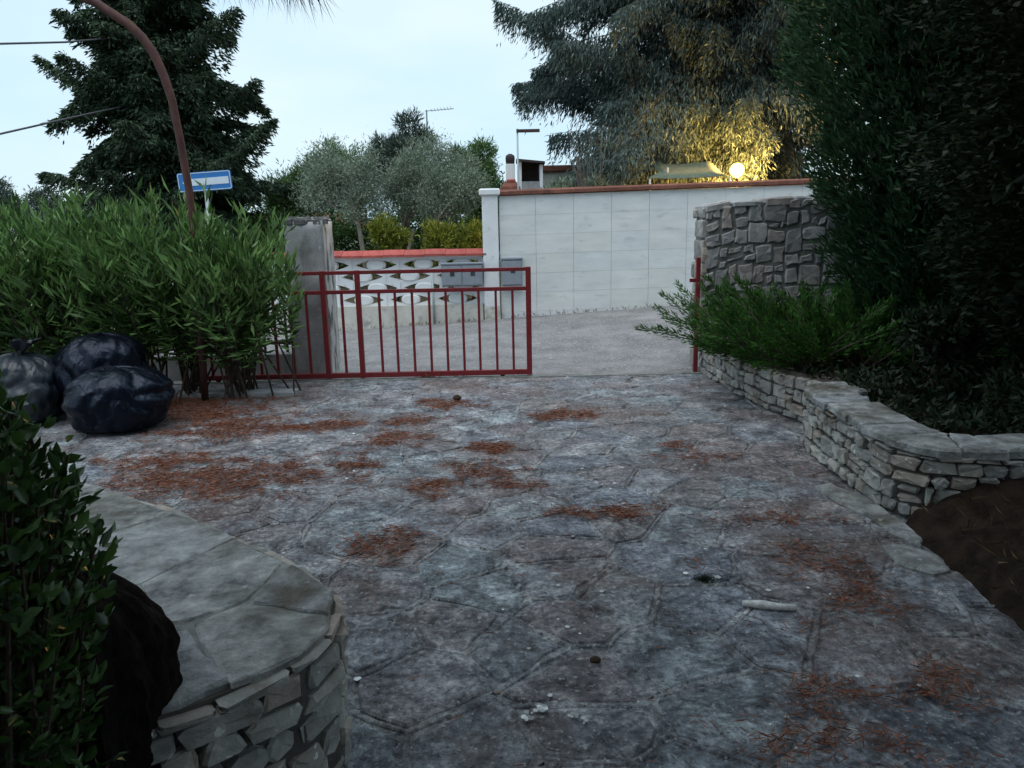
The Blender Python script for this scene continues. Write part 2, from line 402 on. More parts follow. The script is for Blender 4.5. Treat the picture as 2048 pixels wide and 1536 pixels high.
def stone_mesh(name, poly, fmap, depth, bev, mat, sink=0.03, bulge=0.0, rough=0.0):
    """a stone whose outline is poly (u,v); fmap(u,v,d) places it; d grows outwards"""
    n = len(poly); cx = sum(p[0] for p in poly) / n; cy = sum(p[1] for p in poly) / n
    vs = [fmap(p[0], p[1], -sink) for p in poly]
    vs += [fmap(p[0], p[1], depth - bev + random.uniform(-rough, rough) * .5) for p in poly]
    for p in poly:
        dx, dy = cx - p[0], cy - p[1]; L = math.hypot(dx, dy) or 1; k = min(bev * 1.3, L * .4) / L
        vs.append(fmap(p[0] + dx * k, p[1] + dy * k, depth + random.uniform(-rough, rough)))
    vs.append(fmap(cx, cy, depth + bulge))
    fs = []
    for r in range(2):
        for i in range(n):
            j = (i + 1) % n; fs.append((r * n + i, r * n + j, r * n + n + j, r * n + n + i))
    for i in range(n): fs.append((2 * n + i, 2 * n + (i + 1) % n, 3 * n))
    mb = MB(); mb.add(vs, fs)
    return mb

def resample(path, step):
    out = [Vector((path[0][0], path[0][1]))]
    for a, b in zip(path[:-1], path[1:]):
        a = Vector((a[0], a[1])); b = Vector((b[0], b[1])); k = max(1, int((b - a).length / step))
        for j in range(1, k + 1): out.append(a.lerp(b, j / k))
    return out

class Path:
    """plan polyline, smoothed; outward side is right of travel (side=1) or left (side=-1)"""
    def __init__(s, pts, side=1, z=0.0):
        q = resample(pts, 0.06)
        for _ in range(6):
            q = [q[0]] + [(q[i - 1] + q[i] * 2 + q[i + 1]) / 4 for i in range(1, len(q) - 1)] + [q[-1]]
        s.p = q; s.side = side; s.z = z
        s.s = [0]
        for a, b in zip(q[:-1], q[1:]): s.s.append(s.s[-1] + (b - a).length)
        s.len = s.s[-1]
    def at(s, u):
        u = min(max(u, 0), s.len); i = int(np.searchsorted(s.s, u)) - 1; i = min(max(i, 0), len(s.p) - 2)
        t = (u - s.s[i]) / max(1e-9, s.s[i + 1] - s.s[i]); P = s.p[i].lerp(s.p[i + 1], t)
        a = s.p[max(0, i - 1)]; b = s.p[min(len(s.p) - 1, i + 2)]; T = (b - a).normalized()
        return P, Vector((T.y, -T.x)) * s.side
    def map(s, u, v, d):
        P, N = s.at(u); return (P.x + N.x * d, P.y + N.y * d, s.z + v)
    def core(s, h, thick, z0=-0.1, step=0.12):
        k = max(2, int(s.len / step)); vs = []; fs = []
        for i in range(k + 1):
            P, N = s.at(s.len * i / k); q = P - N * thick
            vs += [(P.x, P.y, z0), (P.x, P.y, s.z + h), (q.x, q.y, s.z + h), (q.x, q.y, z0)]
        for i in range(k):
            for j in range(4):
                a = i * 4 + j; b_ = i * 4 + (j + 1) % 4; fs.append((a, b_, b_ + 4, a + 4))
        fs += [(3, 2, 1, 0), tuple(k * 4 + j for j in range(4))]
        return MB().add(vs, fs)

def oriented(mb):
    """make winding irrelevant: recalc with bmesh"""
    import bmesh
    bm = bmesh.new(); V = [bm.verts.new(p) for p in mb.v]
    for f in mb.f:
        try: bm.faces.new([V[i] for i in f])
        except ValueError: pass
    bmesh.ops.recalc_face_normals(bm, faces=bm.faces[:])
    return bm

def stone_obj(name, mb, mat, parent):
    bm = oriented(mb); me = bpy.data.meshes.new(name); bm.to_mesh(me); bm.free()
    me.materials.append(M[mat])
    return link(bpy.data.objects.new(name, me), parent)

def coursed(parent, path, h, row=(0.05, 0.11), ln=(0.09, 0.26), depth=(0.015, 0.045), joint=0.012, mat='rubble', u0=0.0, u1=None):
    u1 = path.len if u1 is None else u1
    v = 0.005
    while v < h - 0.025:
        rh = random.uniform(*row)
        if v + rh > h - 0.03: rh = h - v
        u = u0 + random.uniform(-0.1, 0); ph = random.uniform(0, 9)
        while u < u1:
            L = random.uniform(*ln); a = max(u, u0); b_ = min(u + L, u1); u += L
            if b_ - a < 0.04: continue
            w = lambda x: 0.008 * math.sin(x * 9 + ph)
            two = rh > 0.09 and random.random() < 0.3
            spans = [(0, rh)] if not two else [(0, rh * .5), (rh * .5, rh)]
            for (p, q) in spans:
                j = joint * random.uniform(.4, .9)
                c = min(0.016, (q - p) * random.uniform(.08, .28))
                poly = [(a + j + c, v + p + j + w(a)), (b_ - j - c, v + p + j + w(b_)), (b_ - j, v + p + j + c + w(b_)), (b_ - j, v + q - j - c + w(b_)),
                        (b_ - j - c, v + q - j + w(b_)), (a + j + c, v + q - j + w(a)), (a + j, v + q - j - c + w(a)), (a + j, v + p + j + c + w(a))]
                poly = [(x + random.uniform(-.010, .010), y + random.uniform(-.006, .006)) for x, y in poly]
                dd = random.uniform(*depth)
                stone_obj('stone', stone_mesh('stone', poly, path.map, dd, min(0.008, dd * .4), mat, 0.02, random.uniform(-.004, .006), 0.009), mat, parent)
        v += rh

def guillotine(x0, y0, x1, y1, out):
    w, h = x1 - x0, y1 - y0
    lim = random.uniform(0.15, 0.33)
    if max(w, h * 1.1) < lim or (w < 0.15 and h < 0.18):
        out.append((x0, y0, x1, y1)); return
    t = random.uniform(0.36, 0.64)
    if w > h * random.uniform(.75, 1.3): guillotine(x0, y0, x0 + w * t, y1, out); guillotine(x0 + w * t, y0, x1, y1, out)
    else: guillotine(x0, y0, x1, y0 + h * t, out); guillotine(x0, y0 + h * t, x1, y1, out)

def sm(x): x = min(max(x, 0), 1); return x * x * (3 - 2 * x)

def height_grid(name, xs, ys, fz, mat, smooth=True):
    X, Y = np.meshgrid(xs, ys); Z = np.vectorize(fz)(X, Y)
    V = np.stack([X, Y, Z], -1).reshape(-1, 3); nx = len(xs); ny = len(ys)
    i, j = np.meshgrid(np.arange(nx - 1), np.arange(ny - 1)); a = (j * nx + i).ravel()
    F = np.stack([a, a + 1, a + 1 + nx, a + nx], 1)
    return np_mesh(name, V, F, mat, None, smooth)

# ================================================================== GROUND
g = MB().add([(-600, -200, -0.12), (600, -200, -0.12), (600, 1200, -0.12), (-600, 1200, -0.12)], [(0, 1, 2, 3)]).build('ground', 'earth')
tag(g, 'brown earth ground lying under everything', None, None, 'structure')

def road_z(x, y): return 0.055 * (x + 2.9) * sm((y - 8.2) / 3.6) - 0.012 + 0.012 * noise.noise((x * .7, y * .9, 0)) * sm((y - 8.3) / .5)
rd = height_grid('road', np.linspace(-30, 26, 170), np.linspace(7.98, 12.25, 28), road_z, 'asphalt')
tag(rd, 'worn pinkish grey asphalt road rising past the gate', None, None, 'structure')

# garden behind the far walls, a little higher than the road
gd = height_grid('garden_ground', np.linspace(-40, 40, 60), np.linspace(12.2, 60, 30), lambda x, y: 0.3 + 0.012 * (y - 12) + 0.03 * x * (1 if x > 0 else .3) * 0.4 + .08 * noise.noise((x * .5, y * .5, 3)), 'earth')
tag(gd, 'earth of the garden beyond the far walls', None, None, 'structure')

# ---- driveway: crazy paving
drv = MB().box((-5.6, -1.5, -0.1), (2.35, 7.97, -0.007)).build('driveway', 'joint')
tag(drv, 'crazy paved flagstone driveway leading to the red gate', None, None, 'structure')
seeds = []
tries = 0
while tries < 9000:
    tries += 1
    x, y = random.uniform(-5.1, 2.2), random.uniform(0.9, 7.9)
    md = random.choice((.27, .36, .46, .54))
    if all((x - a) ** 2 * .8 + (y - b_) ** 2 * 1.15 > md * md for a, b_ in seeds): seeds.append((x, y))
region = [(-5.2, 0.9), (2.16, 0.9), (2.16, 7.86), (-5.2, 7.86)]
cells = voronoi(seeds, region)
flat = lambda u, v, d: (u, v, d)
mort = MB()
def keep(c):
    x, y = c
    if x < -0.35 and y < 2.0 - (x + .55) * 0.83 - 0.18: return False     # under the low wall and the shrub
    return True
for s_, c in zip(seeds, cells):
    if not c or abs(area2(c)) < 0.05: continue
    if not keep(s_): continue
    q = inset(c, random.uniform(0.008, 0.017) + .009 * sm((4.6 - s_[1]) / 2))
    if len(q) < 3: continue
    q = roughen(q, 0.09, 0.013)
    zt = random.uniform(-0.003, 0.004)
    tx, ty = random.uniform(-.018, .018), random.uniform(-.018, .018); cx, cy = s_
    fm = lambda u, v, d, tx=tx, ty=ty, cx=cx, cy=cy, zt=zt: (u, v, d + zt + (u - cx) * tx + (v - cy) * ty)
    stone_obj('flagstone', stone_mesh('flagstone', q, fm, 0.0, 0.007, 'flag', 0.03, 0.002, 0.004), 'flag', drv)
    # raised pointing along the joints
    cc = ccw(c)
    for i in range(len(cc)):
        a = Vector(cc[i]); b_ = Vector(cc[(i + 1) % len(cc)])
        if (b_ - a).length < 0.05 or (a.x, a.y) > (b_.x, b_.y): continue
        k = max(2, int((b_ - a).length / .07)); T = (b_ - a).normalized(); Nn = Vector((-T.y, T.x)); base = len(mort.v)
        for j in range(k + 1):
            p = a.lerp(b_, j / k); w1 = random.uniform(.004, .015); w2 = random.uniform(.004, .015); off = random.uniform(-.006, .006)
            zz = random.uniform(-.006, .004)
            for (o_, z_) in ((-w1 * 1.25, -.015), (-w1, zz - .003), (0, zz + .003), (w2, zz - .003), (w2 * 1.25, -.015)):
                P = p + Nn * (o_ + off); mort.v.append((P.x, P.y, z_))
        for j in range(k):
            for q_ in range(4):
                x0 = base + j * 5 + q_; mort.f.append((x0, x0 + 5, x0 + 6, x0 + 1))
mo = mort.build('mortar_joint', 'joint', drv, True); mo['kind'] = 'stuff'

# pale slabs along the foot of the planter wall
for (pts, lab) in (([(1.83, 4.28), (1.93, 4.33), (2.06, 4.05), (2.07, 3.8), (1.96, 3.74), (1.86, 3.98)], 'pale slab'),
                   ([(1.93, 3.78), (2.06, 3.8), (2.08, 3.55), (2.02, 3.42), (1.95, 3.55)], 'pale slab'),
                   ([(1.82, 3.42), (1.93, 3.44), (2.02, 3.3), (2.0, 3.14), (1.9, 3.1), (1.8, 3.22)], 'pale slab')):
    stone_obj('flagstone', stone_mesh('flagstone', roughen(pts, .08, .01), flat, 0.022, 0.01, 'palestone', 0.03, 0.003, 0.003), 'palestone', drv)

# threshold and slide track at the gate
tag(MB().bbox((-5.2, 7.87, -0.08), (2.12, 7.965, 0.006), 0.004).build('threshold', 'mortar'), 'pale concrete threshold strip under the sliding gate', None, None, 'structure')
kerb = MB().bbox((-3.3, 7.12, -0.05), (-2.15, 7.3, 0.055), 0.008).build('concrete_kerb', 'concrete')
tag(kerb, 'short concrete kerb at the foot of the oleander hedge', 'kerb')

# ---- soil bed behind the right planter walls and the bank in front
def soil_z(x, y):
    return 0.34 + 0.06 * noise.noise((x * 2, y * 2, 1)) + 0.08 * sm((x - 3) / 2)
sl = height_grid('planting_bed', np.linspace(2.12, 7, 50), np.linspace(3.66, 8.4, 50), lambda x, y: (soil_z(x, y) if not (x < 2.56 - .16 * max(0, y - 5.4) and y > 5.2) else -.3) - 0.5 * (1 - sm((x - 2.12) / .12)), 'soil')
tag(sl, 'dark soil of the raised planting bed', None, None, 'structure')
def bank_z(x, y):
    e = 2.02 - 0.10 * sm((3.2 - y) / 1.2)
    return -0.05 + 0.13 * sm((x - e) / .10) + 0.2 * sm((x - e - .05) / .75) + 0.07 * noise.noise((x * 4, y * 4, 2)) * sm((x - e + .1) / .3) + .035 * noise.noise((x * 13, y * 13, 5)) * sm((x - e + .1) / .2) + 0.045 * sm((x - e + .06) / .1)
bk = height_grid('soil_bank', np.linspace(1.78, 5.2, 150), np.linspace(0.6, 3.66, 130), bank_z, 'soil')
tag(bk, 'brown soil bank below the planter wall', None, None, 'structure')

# ================================================================== STONE WALLS
# left low wall with flagstone top
lw = empty('low_stone_wall', (-1.2, 2.5, 0))
LWP = [(-2.6, 3.6), (-1.87, 3.17), (-1.23, 2.73), (-.73, 2.31), (-.56, 2.1), (-.53, 1.92), (-.58, 1.77), (-.81, 1.59), (-1.1, 1.40)]
region = LWP + [(-1.5, 1.6), (-2.9, 2.9)]
def sub(o):   # keep world placement under an empty that is not at the origin
    o.matrix_parent_inverse = Matrix.Translation(o.parent.location).inverted(); return o
class Holder:
    pass
def fix_children(e):
    for c in e.children: c.matrix_parent_inverse = Matrix.Translation(e.location).inverted()
tag(lw, 'low dry stone wall topped with pale flat flagstones, at the bottom edge', 'stone wall')
pl = Path(LWP, -1)
vs = [(x, y, -0.1) for x, y in region] + [(x, y, 0.452) for x, y in region]
k = len(region)
cb = MB().add([(x, y, z + (.025 if z > 0 else 0)) for x, y, z in vs], [tuple(range(k)), tuple(range(k, 2 * k))] + [(i, (i + 1) % k, k + (i + 1) % k, k + i) for i in range(k)])
stone_obj('core', cb, 'mortar_dark', lw)
bd_ = [(x * .985 - 1.2 * .015, y * .985 + 2.4 * .015) for x, y in region]
stone_obj('bedding', MB().add([(x, y, .47) for x, y in bd_] + [(x, y, .491) for x, y in bd_], [tuple(range(k)), tuple(range(k, 2 * k))] + [(i, (i + 1) % k, k + (i + 1) % k, k + i) for i in range(k)]), 'mortar', lw)
coursed(lw, pl, 0.478, (0.045, 0.10), (0.08, 0.2), (0.02, 0.05), 0.008, 'rubble')
sd = [(-.72, 1.93), (-.98, 1.72), (-.95, 2.2), (-1.3, 1.95), (-1.38, 2.45), (-1.7, 2.2), (-1.75, 2.75), (-2.15, 2.55), (-2.2, 3.1), (-2.55, 3.0), (-1.25, 1.6), (-.66, 2.14)]
for c in voronoi(sd, region):
    if not c: continue
    q = inset(c, random.uniform(0.002, 0.006))
    if len(q) < 3: continue
    # small overhang where the cell touches the wall edge
    cx = sum(p[0] for p in q) / len(q); cy = sum(p[1] for p in q) / len(q)
    stone_obj('cap_stone', stone_mesh('cap_stone', roughen(q, .1, .012), lambda u, v, d: (u, v, 0.485 + d), random.uniform(0.010, 0.017), 0.006, 'palestone', 0.035, 0.002, 0.004), 'palestone', lw)
fix_children(lw)

# near planter wall on the right
pw = empty('planter_wall', (2.1, 4.4, 0))
tag(pw, 'low curved rubble planter wall with flagstone coping, nearer one beside the driveway', 'planter wall')
pp = Path([(2.45, 5.3), (2.2, 5.28), (2.11, 5.22), (2.09, 4.9), (2.08, 4.0), (2.1, 3.78), (2.2, 3.66), (2.45, 3.63), (3.7, 3.72)], 1)
stone_obj('core', pp.core(0.38, 0.26), 'mortar_dark', pw)
coursed(pw, pp, 0.385, (0.06, 0.14), (0.07, 0.2), (0.012, 0.045), 0.011, 'rubble')
u = 0.0
while u < pp.len - 0.05:
    L = random.uniform(0.2, 0.42); b_ = min(u + L, pp.len)
    o1, o2 = random.uniform(.02, .05), random.uniform(.02, .05); w1, w2 = random.uniform(.26, .33), random.uniform(.26, .33)
    k = max(2, int((b_ - u) / .08))
    pts = [(u + .006 + (b_ - u - .012) * i / k, 'o', o1 + (o2 - o1) * i / k) for i in range(k + 1)] + [(u + .006 + (b_ - u - .012) * i / k, 'i', w1 + (w2 - w1) * i / k) for i in range(k, -1, -1)]
    poly = []
    for (uu, sd_, dd) in pts:
        P, N = pp.at(uu); d_ = (dd if sd_ == 'o' else -dd) + random.uniform(-.007, .007); poly.append((P.x + N.x * d_, P.y + N.y * d_))
    stone_obj('cap_stone', stone_mesh('cap_stone', poly, lambda a, c, d: (a, c, 0.385 + d), random.uniform(.038, .052), 0.012, 'palestone', 0.0, 0.003, 0.003), 'palestone', pw)
    u = b_
fix_children(pw)

# farther planter wall under the juniper
fw = empty('planter_wall', (2.2, 6.8, 0))
tag(fw, 'low rubble planter wall under the juniper, farther one next to the gate', 'planter wall')
fp = Path([(2.1, 7.95), (2.1, 7.5), (2.13, 6.9), (2.2, 6.35), (2.3, 5.9), (2.4, 5.62), (2.5, 5.36)], 1)
stone_obj('core', fp.core(0.36, 0.25), 'mortar_dark', fw)
coursed(fw, fp, 0.37, (0.05, 0.12), (0.07, 0.2), (0.012, 0.04), 0.011, 'rubble')
fix_children(fw)

# squared rubble gate wall
gw = empty('stone_gate_wall', (3.0, 8.2, 0))
tag(gw, 'tall dark squared rubble stone wall ending the gate opening', 'stone wall')
TOP = lambda x: 1.76 + 0.05 * sm((x - 2.05) / .4) + .012 * (x - 2)
vs = []; xs_ = [2.1, 2.35, 3.2, 5.2]
cb = MB()
for x in xs_: vs += [(x, 8.04, -.1), (x, 8.04, TOP(x) - .02), (x, 8.46, TOP(x) - .02), (x, 8.46, -.1)]
fs = []
for i in range(len(xs_) - 1):
    for j in range(4): fs.append((i * 4 + j, i * 4 + (j + 1) % 4, i * 4 + 4 + (j + 1) % 4, i * 4 + 4 + j))
fs += [(0, 1, 2, 3), tuple(12 + j for j in range(4))]
stone_obj('core', cb.add(vs, fs), 'mortar', gw)
rects = []
guillotine(2.08, 0.0, 2.95, 1.78, rects); guillotine(2.95, 0.0, 3.9, 1.82, rects)
def gwall(u, v, d): return (u, 8.04 - d, v + (TOP(u) - 1.8) * min(1, max(0, v / 1.8)))
for (x0, y0, x1, y1) in rects:
    q = inset([(x0 + random.uniform(-.035, .02), y0), (x1, y0 + random.uniform(-.02, .035)), (x1 + random.uniform(-.02, .035), y1), (x0, y1 + random.uniform(-.035, .02))], random.uniform(.010, .018))
    if len(q) < 3: continue
    dd = random.uniform(.012, .030)
    stone_obj('stone', stone_mesh('stone', roughen(q, .07, .013), gwall, dd, .009, 'ashlar', .02, .0, .008), 'ashlar', gw)
v = 0.0
while v < 1.7:
    h_ = random.uniform(.14, .26); h_ = min(h_, 1.76 - v); yy = 8.03
    cut = random.uniform(8.16, 8.36)
    for (a, b_) in ((8.02, cut), (cut, 8.47)):
        q = inset([(a, v), (b_, v), (b_, v + h_), (a, v + h_)], .012)
        if len(q) >= 3: stone_obj('stone', stone_mesh('stone', roughen(q, .09, .008), lambda u, w, d: (2.1 - d, u, w), random.uniform(.02, .05), .014, 'rubble', .02, .004, .006), 'rubble', gw)
    v += h_
# ragged coping stones
x = 2.06
while x < 4.0:
    L = random.uniform(.18, .4)
    q = inset([(x, 8.0), (x + L, 8.0), (x + L, 8.48), (x, 8.48)], .008)
    stone_obj('stone', stone_mesh('stone', roughen(q, .12, .015), lambda a, c, d: (a, c, TOP(a) - .03 + d), random.uniform(.03, .06), .015, 'ashlar', .02, .005, .008), 'ashlar', gw)
    x += L
fix_children(gw)
# latch post for the sliding gate
lp = empty('latch_post', (2.0, 7.93, 0))
tag(lp, 'red iron latch post against the stone gate wall', 'post')
MB().bbox((1.985, 7.93, 0), (2.03, 7.975, 1.24), .004).build('post', 'redpaint', lp)
MB().bbox((1.92, 7.94, .98), (1.985, 7.965, 1.02), .003).build('latch', 'redpaint', lp)
fix_children(lp)

# ================================================================== LEFT GATE PILLAR AND FENCE
gp = empty('gate_pillar', (-2.2, 8.3, 0))
tag(gp, 'weathered grey concrete gate pillar with peeling side and broken top', 'pillar')
def pillar_body():
    vs = []; nz = 18; nx = 8; ny = 7
    fs = []
    def P(i, x, y): return None
    ring = []
    for iz in range(nz + 1):
        z = 1.70 * iz / nz - .05 * (iz == 0)
        t = iz / nz
        xl, xr = -2.40 + .0 * t, -1.985 + .012 * t; y0, y1 = 8.05, 8.50
        pts = [(xl + (xr - xl) * i / nx, y0) for i in range(nx)] + [(xr, y0 + (y1 - y0) * i / ny) for i in range(ny)] + \
              [(xr + (xl - xr) * i / nx, y1) for i in range(nx)] + [(xl, y1 + (y0 - y1) * i / ny) for i in range(ny)]
        for (x, y) in pts:
            q = noise.noise((x * 6, y * 6, z * 6)) * .012 + noise.noise((x * 20, y * 20, z * 20)) * .004
            cx, cy = -2.19, 8.27; dx, dy = x - cx, y - cy; L = math.hypot(dx, dy)
            corner = max(0, L - .29) * .35
            vs.append((x + dx / L * (q - corner), y + dy / L * (q - corner), z + (noise.noise((x * 9, y * 9, 7)) * .02 if iz == nz else 0)))
    k = 2 * (nx + ny)
    for iz in range(nz):
        for i in range(k): fs.append((iz * k + i, iz * k + (i + 1) % k, iz * k + k + (i + 1) % k, iz * k + k + i))
    vs.append((-2.19, 8.27, 1.705))
    for i in range(k): fs.append((nz * k + i, nz * k + (i + 1) % k, (nz + 1) * k))
    return MB().add(vs, fs)
pb = pillar_body().build('shaft', 'concrete', gp, True)
pb.data.materials.append(M['peeling'])
for p in pb.data.polygons:
    if p.normal.x > .6: p.material_index = 1
capm = MB()
q = roughen([(-2.405, 8.045), (-1.97, 8.045), (-1.97, 8.505), (-2.405, 8.505)], .045, .014)
stone_obj('cap', stone_mesh('cap', q, lambda a, c, d: (a, c, 1.70 + d), .035, .02, 'concrete', .03, .012, .02), 'lichened', gp)
fix_children(gp)

fn = empty('railing_fence', (-5, 8.25, 0))
tag(fn, 'dark iron railing on a low concrete plinth behind the oleander hedge', 'fence')
MB().bbox((-9, 8.14, -.08), (-2.41, 8.36, .27), .01).build('plinth', 'concrete', fn)
bar = MB().box((-.012, -.012, .27), (.012, .012, 1.18)).mesh('bar', 'darkiron')
x = -2.52
while x > -8.9:
    o = link(bpy.data.objects.new('bar', bar), fn); o.location = (x, 8.25, 0); x -= .125
for z in (.36, 1.12): MB().box((-9, 8.235, z), (-2.41, 8.265, z + .03)).build('rail', 'darkiron', fn)
fix_children(fn)
for c in fn.children:
    if c.name.startswith('bar'): c.matrix_parent_inverse = Matrix.Translation(fn.location).inverted()

# ================================================================== SLIDING GATE
gt = empty('sliding_gate', (-.6, 7.92, 0))
tag(gt, 'dark red iron sliding gate standing half open across the driveway', 'gate')
gy = 7.92
MB().bbox((-3.45, gy - .02, 1.14), (.215, gy + .02, 1.178), .003).build('top_rail', 'redpaint', gt)
MB().bbox((-3.45, gy - .018, .935), (.17, gy + .018, .975), .003).build('middle_rail', 'redpaint', gt)
MB().bbox((-3.45, gy - .022, .025), (.17, gy + .022, .08), .003).build('bottom_rail', 'redpaint', gt)
for x in (.195, -1.62, -1.99, -3.43):
    w = .028 if x > 0 else .026
    MB().bbox((x - w, gy - .026, .02), (x + w, gy + .026, 1.182), .003).build('post', 'redpaint', gt)
gb = MB().bbox((-.013, -.013, .08), (.013, .013, .935), .002).mesh('bar', 'redpaint')
xs_ = [.02 - .178 * i for i in range(9)] + [-1.8] + [-2.18 - .178 * i for i in range(7)]
for x in xs_:
    o = link(bpy.data.objects.new('bar', gb), gt); o.location = (x + random.uniform(-.004, .004), gy, 0)
for x in (-.1, -3.2):
    o = MB().tube([(x, gy - .012, .028), (x, gy + .012, .028)], .026, 12).build('wheel', 'darkiron', gt)
fix_children(gt)

# ================================================================== FAR SIDE OF THE ROAD
# perforated white screen wall
sw = empty('screen_wall', (-4, 12.05, 0))
tag(sw, 'low white wall of pierced eye-shaped blocks with red tile coping', 'wall')
SX0, SX1 = -9.6, -.44
MB().box((SX0, 11.99, -.5), (SX1, 12.2, .385)).build('plinth', 'cream', sw)
MB().bbox((SX0, 11.985, 1.135), (SX1, 12.205, 1.19), .006).build('top_band', 'plaster', sw)
def screen_block():
    W, H, A, B, D = .38, .0935, .335, .078, .05
    xs = [-W] + list(np.linspace(-A, A, 17)) + [W]
    mb = MB()
    for s in (1, -1):
        vs = []; fs = []
        for x in xs:
            e = B * (1 - (x / A) ** 2) if abs(x) < A else 0.0
            for y in (-D, D): vs += [(x, y, s * H), (x, y, s * e)]
        for i in range(len(xs) - 1):
            a = i * 4; b_ = a + 4
            fs += [(a, b_, b_ + 1, a + 1), (a + 2, a + 3, b_ + 3, b_ + 2), (a + 1, b_ + 1, b_ + 3, a + 3), (a, a + 2, b_ + 2, b_)]
        mb.add(vs, fs)
    # rounded oval bar in the middle of the eye
    k = 16; vs = []; fs = []
    for (sc, y) in ((.78, -D - .018), (1.0, -D + .004), (1.0, D - .004), (.78, D + .018)):
        for i in range(k):
            a = 2 * math.pi * i / k; c, s_ = math.cos(a), math.sin(a)
            vs.append((.15 * sc * math.copysign(abs(c) ** .8, c), y, .086 * sc * math.copysign(abs(s_) ** .8, s_)))
    for r in range(3):
        for i in range(k): fs.append((r * k + i, r * k + (i + 1) % k, r * k + k + (i + 1) % k, r * k + k + i))
    fs += [tuple(range(k)), tuple(range(3 * k, 4 * k))]
    mb.add(vs, fs)
    return mb
o0 = stone_obj('screen_block', screen_block(), 'plaster', sw); bm_ = o0.data
first = True
for r in range(4):
    z = .385 + .1875 * (r + .5)
    x = -.85 if r % 2 == 0 else -.52
    if r % 2: x = -.62
    while x > SX0 + .3:
        if x + .38 <= SX1 + .2 + .001:
            if first: o = o0; first = False
            else: o = link(bpy.data.objects.new('screen_block', bm_), sw)
            o.location = (x - (.14 if x > -.8 and r % 2 else 0), 12.095, z)
        x -= .765
o = link(bpy.data.objects.new('jamb', MB().bbox((-.5, 12.04, .385), (SX1 + .03, 12.15, 1.136), .004).mesh('jamb', 'plaster')), sw)
ct = MB().add([(0, 11.93, 1.2), (.325, 11.93, 1.2), (.325, 12.09, 1.275), (0, 12.09, 1.275), (0, 12.26, 1.2), (.325, 12.26, 1.2), (0, 11.93, 1.165), (.325, 11.93, 1.165), (.325, 12.26, 1.165), (0, 12.26, 1.165)],
              [(0, 1, 2, 3), (3, 2, 5, 4), (6, 7, 1, 0), (4, 5, 8, 9), (6, 9, 8, 7), (0, 3, 4, 9, 6), (1, 7, 8, 5, 2)]).mesh('coping_tile', 'terracotta')
x = SX0
while x < SX1 - .1:
    o = link(bpy.data.objects.new('coping_tile', ct), sw); o.location = (x, 0, random.uniform(-.004, .004)); x += .33
fix_children(sw)

# white end pier and tall marble wall
mw = empty('marble_wall', (3, 12.1, 0))
tag(mw, 'tall wall clad in pale stone panels with thin red coping across the road', 'wall')
TOPW = lambda x: 2.09 + .0165 * x
xa, xb = -.15, 6.3
MB().add([(xa, 12.03, -.3), (xb, 12.03, -.3), (xb, 12.25, -.3), (xa, 12.25, -.3), (xa, 12.03, TOPW(xa) - .015), (xb, 12.03, TOPW(xb) - .015), (xb, 12.25, TOPW(xb) - .015), (xa, 12.25, TOPW(xa) - .015)],
         [(0, 3, 2, 1), (4, 5, 6, 7), (0, 1, 5, 4), (1, 2, 6, 5), (2, 3, 7, 6), (3, 0, 4, 7)]).build('core', 'cream', mw)
xs_ = [-.145] + [.43 + .6 * i for i in range(10)]
for i in range(len(xs_) - 1):
    x0, x1 = xs_[i] + .002, xs_[i + 1] - .002; zt = 2.075; r = 0
    while zt > -.1:
        zb = zt - .305; sh = .0165
        f = random.uniform(.0, .0015)
        mbp = MB().add([(x0, 12.035, zb + .0012 + sh * x0), (x1, 12.035, zb + .0012 + sh * x1), (x1, 12.035, zt - .0012 + sh * x1), (x0, 12.035, zt - .0012 + sh * x0),
                        (x0, 12.005 - f, zb + .0012 + sh * x0), (x1, 12.005 - f, zb + .0012 + sh * x1), (x1, 12.005 - f, zt - .0012 + sh * x1), (x0, 12.005 - f, zt - .0012 + sh * x0)],
                       [(0, 1, 2, 3), (4, 7, 6, 5), (0, 4, 5, 1), (1, 5, 6, 2), (2, 6, 7, 3), (3, 7, 4, 0)])
        stone_obj('panel', mbp, 'marble', mw); zt = zb; r += 1
x = -.15
while x < 6.2:
    L = .4; a, b_ = x, min(x + L, 6.3)
    stone_obj('coping_tile', MB().add([(a + .002, 11.95, TOPW(a)), (b_ - .002, 11.95, TOPW(b_)), (b_ - .002, 12.3, TOPW(b_)), (a + .002, 12.3, TOPW(a)), (a + .002, 11.95, TOPW(a) + .05), (b_ - .002, 11.95, TOPW(b_) + .05), (b_ - .002, 12.13, TOPW(b_) + .085), (a + .002, 12.13, TOPW(a) + .085), (b_ - .002, 12.3, TOPW(b_) + .05), (a + .002, 12.3, TOPW(a) + .05)],
              [(0, 3, 2, 1), (0, 1, 5, 4), (4, 5, 6, 7), (7, 6, 8, 9), (9, 8, 2, 3), (0, 4, 7, 9, 3), (1, 2, 8, 6, 5)]), 'terradark', mw)
    x += L
fix_children(mw)

pr = empty('white_pier', (-.3, 12.05, 0))
tag(pr, 'white plastered pier with cap between the pierced wall and marble wall', 'pier')
MB().bbox((-.415, 11.93, .34), (-.165, 12.25, 2.08), .008).build('shaft', 'plaster', pr)
MB().bbox((-.42, 11.925, -.2), (-.16, 12.255, .338), .006).build('base', 'cream', pr)
MB().bbox((-.455, 11.89, 2.082), (-.125, 12.29, 2.19), .02).build('cap', 'plaster', pr)
fix_children(pr)

